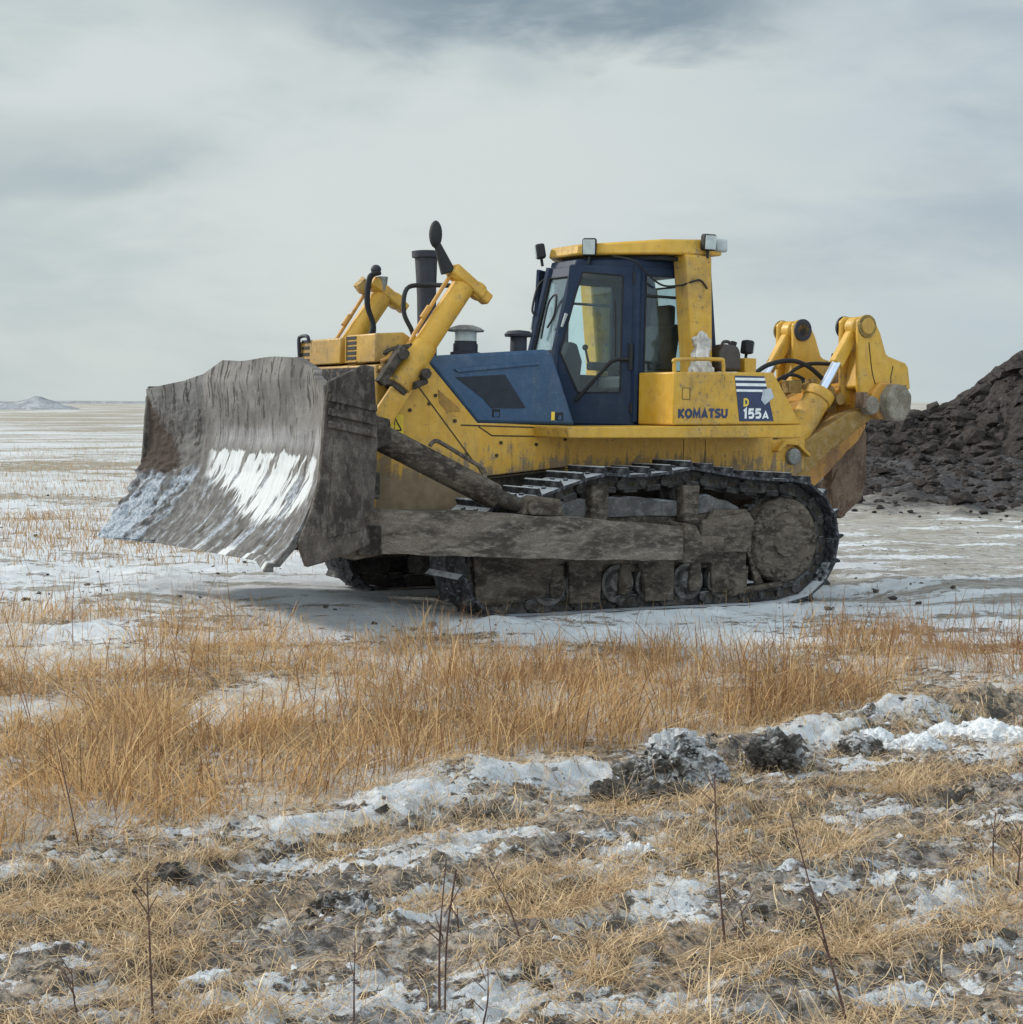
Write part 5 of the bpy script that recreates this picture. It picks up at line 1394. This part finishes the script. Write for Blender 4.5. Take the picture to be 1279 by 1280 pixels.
M['far_mound'] = muddy('distant_snowy_soil', (0.20, 0.21, 0.23), (0.34, 0.35, 0.38), (0.55, 0.57, 0.60), scale=0.03, bump=0.2)
far_heap(-119, 400, 12, 3.3, 'higher snow dusted mound with a rounded top on the far left horizon', 3)
far_heap(-129, 396, 13, 2.6, 'lower snow dusted mound at the left edge of the horizon', 5)
hx = np.linspace(-900, 300, 160); hy = np.linspace(0, 60, 8); HX, HY = np.meshgrid(hx, hy)
HZ = (4.2 + 2.2 * fbm(HX * 0.006, HX * 0, 4, 77)) * np.sin(np.clip(HY / 60, 0, 1) * np.pi) * sstep(HX, -900, -820) * (1 - sstep(HX, -220, 200)) - 0.5
hills = grid_obj('hills', HX, HY + 2100, HZ, M['far_mound']); hills['kind'] = 'structure'


# ------------------------------------------------------------------ dry vegetation
def straw_mat(name, lo, hi, trans=0.3):
    m, t = new_mat(name); out = t.n('ShaderNodeOutputMaterial')
    a = t.attr('tint').outputs['Fac']; h = t.attr('hue').outputs['Fac']
    c = t.mix(a, lo, hi)
    c = t.mix(t.m('MULTIPLY', h, 0.75), c, (0.30, 0.15, 0.075))
    df = t.n('ShaderNodeBsdfDiffuse', {0: c}); tr = t.n('ShaderNodeBsdfTranslucent', {0: c})
    gl = t.n('ShaderNodeBsdfGlossy', {0: (0.6, 0.55, 0.45), 'Roughness': 0.45})
    s1 = t.n('ShaderNodeMixShader', {0: trans, 1: df, 2: tr}); s2 = t.n('ShaderNodeMixShader', {0: 0.05, 1: s1, 2: gl})
    t.put(out.inputs[0], s2)
    return m


M['straw'] = straw_mat('dry_straw', (0.150, 0.072, 0.026), (0.90, 0.62, 0.315), 0.35)
M['straw_old'] = straw_mat('flattened_straw', (0.19, 0.115, 0.06), (0.97, 0.74, 0.46), 0.2)


def blades(name, x, y, h, width, lean, bend, mat, tint, hue, lying=False, seg=4, az=None):
    n = len(x)
    az = rng.uniform(0, 2 * np.pi, n) if az is None else az; wz = rng.uniform(0, np.pi, n)
    z0 = height(x, y) - 0.01
    ts = np.linspace(0, 1, seg + 1)
    kink = (rng.uniform(0, 1, n) < 0.13) * rng.uniform(0.5, 1.2, n) if not lying and seg > 2 else None
    V = np.zeros((n, seg + 1, 2, 3))
    dirx, diry = np.cos(az), np.sin(az)
    wx, wy = np.cos(wz), np.sin(wz)
    for k, t in enumerate(ts):
        if lying:
            cx = x + dirx * h * t + 0.10 * h * np.sin(t * 3 + wz) * diry; cy = y + diry * h * t - 0.10 * h * np.sin(t * 3 + wz) * dirx
            cz = height(cx, cy) + 0.004 + lean * np.sin(t * np.pi) + bend * t
            sx, sy = -diry, dirx
        else:
            off = h * (lean * t + bend * t * t)
            cx = x + dirx * off; cy = y + diry * off
            cz = z0 + h * (t - 0.42 * np.maximum(bend, 0) * t ** 2.4)
            if kink is not None and t > 0.5:
                cx = cx + kink * dirx * h * (t - 0.5) * 1.5; cy = cy + kink * diry * h * (t - 0.5) * 1.5; cz = cz - kink * h * (t - 0.5) * 1.35
            sx, sy = wx, wy
        wd = width * (1.0 if k < seg else 0.35) * 0.5
        V[:, k, 0] = np.stack([cx - sx * wd, cy - sy * wd, cz], 1); V[:, k, 1] = np.stack([cx + sx * wd, cy + sy * wd, cz], 1)
    idx = np.arange(n * (seg + 1) * 2).reshape(n, seg + 1, 2)
    q = np.stack([idx[:, :-1, 0], idx[:, :-1, 1], idx[:, 1:, 1], idx[:, 1:, 0]], -1).reshape(-1, 4)
    ob = new_mesh_obj(name, V.reshape(-1, 3), q.ravel(), np.arange(len(q)) * 4, np.full(len(q), 4), mat)
    for nm, arr in (('tint', tint), ('hue', hue)):
        at = ob.data.attributes.new(nm, 'FLOAT', 'POINT'); at.data.foreach_set('value', np.repeat(arr, (seg + 1) * 2).astype(np.float32))
    return ob


def grass_density(x, y):
    r = ridge_dist(x, y)
    far = 10.9 + 0.6 * sstep(-x, 0.0, 0.9) + 1.5 * sstep(-x, 1.2, 2.4) + 0.45 * perlin(x * 0.9, y * 0, 101)
    far = np.where(x > 2.2, 11.9 + 0.4 * perlin(x * 0.9, y * 0, 102), far)
    lo = np.interp(x, [-3.0, -0.9, -0.4, 0.3, 0.6, 3.0], [0.02, 0.05, 0.28, 0.28, 0.14, 0.22])
    d = sstep(r, lo, lo + 0.30) * (1 - sstep(y, far - 0.7, far + 0.5))
    gaps = fbm(x * 0.8, y * 0.8, 3, 65)
    left = sstep(-x, 0.4, 1.4)
    gaps = gaps - 0.45 * left * sstep(r, -0.1, 0.1) * (1 - sstep(r, 1.0, 1.9))
    d = d * (1 - 0.92 * sstep(gaps + 0.18 * left, 0.16, 0.42) * (0.35 + 0.65 * left))
    # bare snow pocket on the right, thin weeds beyond it
    pocket = sstep(x, 2.15, 2.5) * (1 - sstep(y, 9.7, 10.3))
    d = d * (1 - 0.93 * pocket)
    d = d * (1 - 0.15 * sstep(x, 2.2, 2.6))
    return d


def build_grass():
    n = 210000
    y = rng.uniform(5.4, 14.2, n); x = rng.uniform(-1, 1, n) * (0.40 * y + 0.9)
    tuft = sstep(fbm(x * 4.2, y * 4.2, 2, 113), -0.55, 0.35)
    k = rng.uniform(0, 1, n) < grass_density(x, y) * (0.15 + 0.68 * tuft) * (0.42 + 0.58 * sstep(fbm(x * 1.9, y * 1.4, 3, 117), -0.35, 0.30))
    x, y = x[k], y[k]; n = len(x)
    clump = fbm(x * 1.3, y * 1.3, 3, 111)
    centre = np.exp(-((x - 0.4) / 1.9) ** 2)
    h = (0.170 + 0.075 * centre + 0.09 * np.clip(clump, -0.6, 1)) * rng.uniform(0.35, 1.30, n)
    h = np.clip(h * (1 + 0.40 * fbm(x * 3.4, y * 3.4, 2, 119)), 0.06, 0.50)
    lean = np.abs(rng.normal(0.06, 0.16, n)); bend = np.abs(rng.normal(0.10, 0.34, n))
    tang = rng.uniform(0, 1, n) < (0.20 + 0.24 * sstep(-x, 0.2, 1.5))
    lean = np.where(tang, lean + rng.uniform(0.4, 1.6, n), lean)
    tint = np.clip(rng.normal(0.50, 0.38, n) + 0.16 * sstep(-x, 0.0, 1.6) + 0.22 * fbm(x * 0.9, y * 1.4, 3, 115), 0, 1)
    hue = np.clip(rng.normal(0.24, 0.30, n) + 0.26 * centre * sstep(y, 8.2, 9.8) + 0.7 * sstep(x, 2.3, 2.8), 0, 1)
    wd = rng.uniform(0.0020, 0.0056, n)
    wind = 5.0 * fbm(x * 1.1, y * 1.1, 2, 123) + 0.6
    g = blades('dry_grass', x, y, h, wd, lean, bend, M['straw'], tint, hue, az=wind + rng.normal(0, 1.1, n))
    tag(g, 'tall tangled dry straw grass standing before the bulldozer', 'grass', None, 'stuff')
    n = 5200
    y = rng.uniform(6.5, 12.6, n); x = rng.uniform(-1, 1, n) * (0.40 * y + 0.7)
    k = rng.uniform(0, 1, n) < grass_density(x, y) * 0.55 * sstep(fbm(x * 1.2, y * 1.2, 2, 127), -0.3, 0.4); x, y = x[k], y[k]; n = len(x)
    bw = blades('brown_weeds', x, y, rng.uniform(0.22, 0.44, n), rng.uniform(0.003, 0.006, n), np.abs(rng.normal(0.06, 0.12, n)), np.abs(rng.normal(0.05, 0.12, n)), M['straw'], np.clip(rng.normal(0.12, 0.12, n), 0, 1), np.clip(rng.normal(0.85, 0.2, n), 0, 1))
    tag(bw, 'darker brown weed stems standing among the pale straw', 'weeds', None, 'stuff')
    # thin stems standing in the snow round the stand and out over the yard
    n = 9000
    y = 12 + rng.exponential(2.0, n); x = rng.uniform(-1, 1, n) * (0.36 * y + 0.5)
    left = sstep(-x, 0.6, 2.0)
    keep = rng.uniform(0, 1, n) < (0.08 + 0.30 * left) * (fbm(x * 0.7, y * 0.7, 3, 121) > -0.05)
    dx = x - PO[0]; dy = y - PO[1]; Xm = dx * PF[0] + dy * PF[1]; Ym = dx * PL[0] + dy * PL[1]
    keep &= ~((Xm > -1.2) & (Xm < 5.4) & (np.abs(Ym) < 1.75)) & (y < 24)
    x, y = x[keep], y[keep]; n = len(x)
    w = blades('weed_stems', x, y, rng.uniform(0.05, 0.28, n) * np.where(y > 14.5, 0.6, 1.0), rng.uniform(0.0025, 0.005, n), np.abs(rng.normal(0.1, 0.12, n)), np.abs(rng.normal(0.1, 0.1, n)), M['straw'], np.clip(rng.normal(0.35, 0.2, n), 0, 1), np.clip(rng.normal(0.5, 0.25, n), 0, 1))
    tag(w, 'thin dry weed stems poking out of the snow round the bulldozer', 'weeds', None, 'stuff')
    # flattened straw on this side of the windrow and between the tufts
    n = 340000
    y = 3.7 + 7.6 * rng.uniform(0, 1, n) ** 1.1; x = rng.uniform(-1, 1, n) * (0.40 * y + 0.7)
    r = ridge_dist(x, y); fr = 1 - sstep(r, -0.35, -0.05)
    pat = fbm(x * 1.1 + 0.4 * y, (y - 0.55 * x) * 1.7, 4, 131)
    fine = fbm(x * 5, y * 5, 2, 133)
    dens = fr * (0.07 + 0.62 * sstep(pat + 0.40 * fine, -0.10, 0.50)) + (1 - fr) * (0.14 + 0.42 * sstep(fine, -0.3, 0.5)) * sstep(r, -0.2, 0.3)
    keep = rng.uniform(0, 1, n) < dens
    x, y = x[keep], y[keep]; n = len(x)
    ln = rng.uniform(0.03, 0.20, n) * rng.uniform(0.5, 1.2, n)
    s = blades('flattened_straw', x, y, ln, rng.uniform(0.0014, 0.0034, n), np.abs(rng.normal(0.004, 0.009, n)), np.abs(rng.normal(0.0, 0.018, n)), M['straw_old'], np.clip(rng.normal(0.52, 0.28, n), 0, 1), np.clip(rng.normal(0.12, 0.2, n), 0, 1), lying=True)
    tag(s, 'flattened straw trampled into the frozen foreground mud', 'straw', None, 'stuff')
    # short upright tufts in the foreground
    cx = []; cy = []
    for _ in range(420):
        yy = rng.uniform(3.9, 8.6); xx = rng.uniform(-1, 1) * (0.38 * yy + 0.5)
        if ridge_dist(xx, yy) > -0.35: continue
        if fbm(np.array([xx * 1.1 + 0.4 * yy]), np.array([(yy - 0.55 * xx) * 1.7]), 4, 131)[0] < 0.05: continue
        m = rng.integers(25, 90); sg = rng.uniform(0.03, 0.09)
        cx.append(xx + rng.normal(0, sg, m)); cy.append(yy + rng.normal(0, sg * 0.7, m))
    x = np.concatenate(cx); y = np.concatenate(cy); n = len(x)
    t = blades('straw_tufts', x, y, rng.uniform(0.03, 0.15, n), rng.uniform(0.0014, 0.003, n), np.abs(rng.normal(1.0, 0.7, n)), np.abs(rng.normal(0.4, 0.35, n)), M['straw_old'], np.clip(rng.normal(0.55, 0.25, n), 0, 1), np.clip(rng.normal(0.15, 0.2, n), 0, 1))
    tag(t, 'short ragged straw tufts rooted in the foreground snow', 'straw', None, 'stuff')


build_grass()


def build_crumbs():
    shp = []
    for k in range(8):
        b = bmesh.new()
        for _ in range(11):
            q = Vector((random.gauss(0, 1), random.gauss(0, 1), random.gauss(0, 1))).normalized() * random.uniform(0.7, 1.1)
            b.verts.new((q.x * 1.1, q.y, q.z * 0.7))
        bmesh.ops.convex_hull(b, input=b.verts[:])
        for w in [w for w in b.verts if not w.link_faces]: b.verts.remove(w)
        b.verts.index_update()
        shp.append((np.array([w.co[:] for w in b.verts]), np.array([[w.index for w in f.verts] for f in b.faces]))); b.free()
    def scatter(name, label, mat, x, y, r):
        z = height(x, y); V = []; F = []; base = 0
        for i in range(len(x)):
            vs, fs = shp[rng.integers(8)]; a = rng.uniform(0, 6.28); c, s_ = math.cos(a), math.sin(a)
            V.append(vs @ np.array([[c, s_, 0], [-s_, c, 0], [0, 0, 1]]) * r[i] + np.array([x[i], y[i], z[i] + 0.25 * r[i]])); F.append(fs + base); base += len(vs)
        F = np.concatenate(F)
        ob = new_mesh_obj(name, np.concatenate(V), F.ravel(), np.arange(len(F)) * 3, np.full(len(F), 3), mat, False)
        tag(ob, label, 'crumbs', None, 'stuff')
    n = 9000
    y = rng.uniform(3.8, 9.5, n); x = rng.uniform(-1, 1, n) * (0.40 * y + 0.5); r = ridge_dist(x, y)
    k = (r < 0.35) & (rng.uniform(0, 1, n) < 0.06 + 0.55 * sstep(fbm(x * 1.6, y * 2.2, 3, 141), 0.05, 0.5) + 0.35 * np.exp(-((x - 0.9) / 0.55) ** 2 - (r / 0.3) ** 2))
    x, y = x[k], y[k]
    h = len(x) // 2
    scatter('soil_crumbs', 'loose dark soil crumbs strewn over the frozen foreground', M['clod_dark'], x[:h], y[:h], np.minimum(0.004 + rng.exponential(0.007, h), 0.036))
    scatter('snow_crumbs', 'loose grey snow crumbs strewn along the windrow and ruts', M['snow_lump'], x[h:], y[h:], np.minimum(0.004 + rng.exponential(0.006, len(x) - h), 0.022))
    n = 2600
    y = rng.uniform(11.5, 30, n); x = rng.uniform(-1, 1, n) * (0.38 * y)
    dx = x - PO[0]; dy = y - PO[1]; Xm = dx * PF[0] + dy * PF[1]; Ym = dx * PL[0] + dy * PL[1]
    k = (rng.uniform(0, 1, n) < 0.06 + 0.8 * sstep(fbm(x * 0.6, y * 1.3, 3, 143), 0.1, 0.6)) & ~((Xm > -1.0) & (Xm < 3.8) & (np.abs(Ym) < 1.6))
    x, y = x[k], y[k]
    scatter('yard_crumbs', 'small dark frozen clods scattered over the snowy yard', M['clod_dark'], x, y, np.minimum(0.006 + rng.exponential(0.010, len(x)), 0.055))


build_crumbs()
n_ = 42000
y_ = 17 + rng.exponential(20, n_); x_ = rng.uniform(-0.44, 0.05, n_) * y_
k_ = (y_ < 120) & (rng.uniform(0, 1, n_) < 0.25 + 0.75 * sstep(fbm(x_ * 0.10, y_ * 0.35, 3, 151), -0.2, 0.4))
x_, y_ = x_[k_], y_[k_]; n_ = len(x_)
tag(blades('stubble', x_, y_, rng.uniform(0.05, 0.16, n_), rng.uniform(0.006, 0.014, n_), np.abs(rng.normal(0.2, 0.2, n_)), np.abs(rng.normal(0.1, 0.1, n_)), M['straw'], np.clip(rng.normal(0.45, 0.2, n_), 0, 1), np.clip(rng.normal(0.3, 0.2, n_), 0, 1), seg=1),
    'short cut stubble standing in the snow of the far field', 'stubble', None, 'stuff')

M['stalk'] = plain('dark_red_brown_stem', (0.10, 0.055, 0.045), 0.8, 0.0, 0.35)


def stalk(u, v, hgt, dx, label, twigs=0, r=0.004, fork=False):
    x, y = px_ground(u, v)
    o = empty('weed_stalk', (x, y, float(height(x, y)) - 0.02))
    tag(o, label, 'weed stalk', 'bare weed stalks in the foreground')
    rr = random.Random(int(u * 7 + v))
    top = Vector((dx, rr.uniform(-0.04, 0.04), hgt)); mid = top * 0.5 + Vector((rr.uniform(-0.012, 0.012), 0, 0))
    MB().tube([(0, 0, 0), mid, top], [r] * 4 + [r * 0.8] * 4 + [r * 0.5] * 6, 6).build('stem', M['stalk'], o)
    for k in range(twigs + 2):
        f = rr.uniform(0.3, 0.9); p = top * f; s = rr.choice((-1, 1))
        MB().tube([p, p + Vector((s * rr.uniform(0.02, 0.05), rr.uniform(-0.03, 0.03), rr.uniform(0.03, 0.08)))], [r * 0.55, r * 0.35], 5, smooth=False).build('twig', M['stalk'], o)
    if fork:
        MB().tube([(0.015, 0.01, 0), mid + Vector((0.02, 0.02, 0)), top * 0.93 + Vector((0.03, 0, 0))], r * 0.7, 6).build('stem', M['stalk'], o)
    return o


stalk(192, 1275, 0.44, -0.02, 'straight reddish stalk in the left foreground', 1)
stalk(100, 1278, 0.18, -0.01, 'short stalk near the bottom left corner', 2, 0.0032)
stalk(550, 1258, 0.47, 0.02, 'tall forked stalk left of the picture centre', 2, 0.0042, True)
stalk(602, 1278, 0.20, 0.02, 'thin short stalk right of the tall forked stalk', 1, 0.003)
stalk(655, 1195, 0.26, -0.11, 'slanting stalk leaning left in the centre foreground', 1, 0.0034)
stalk(575, 1170, 0.12, -0.005, 'stubby upright stalk behind the tall forked stalk', 0, 0.0035)
stalk(910, 1195, 0.62, -0.05, 'tallest stalk, rising past the large snow capped clod', 4, 0.0042)
stalk(928, 1190, 0.17, -0.01, 'short stalk at the foot of the tallest stalk', 1, 0.0034)
stalk(1062, 1279, 0.62, -0.17, 'long slanting stalk crossing the right foreground', 2, 0.004)
stalk(443, 1278, 0.26, 0.005, 'slim stalk standing between the left and forked stalks', 1, 0.003)
stalk(1243, 1100, 0.25, -0.01, 'dark stalk near the right edge of the foreground', 2, 0.0035)
stalk(1272, 1110, 0.22, 0.01, 'stalk standing farthest right beside the frame edge', 2, 0.0035)
stalk(100, 1060, 0.52, -0.10, 'slender stalk standing in the left stand of straw', 1, 0.003)
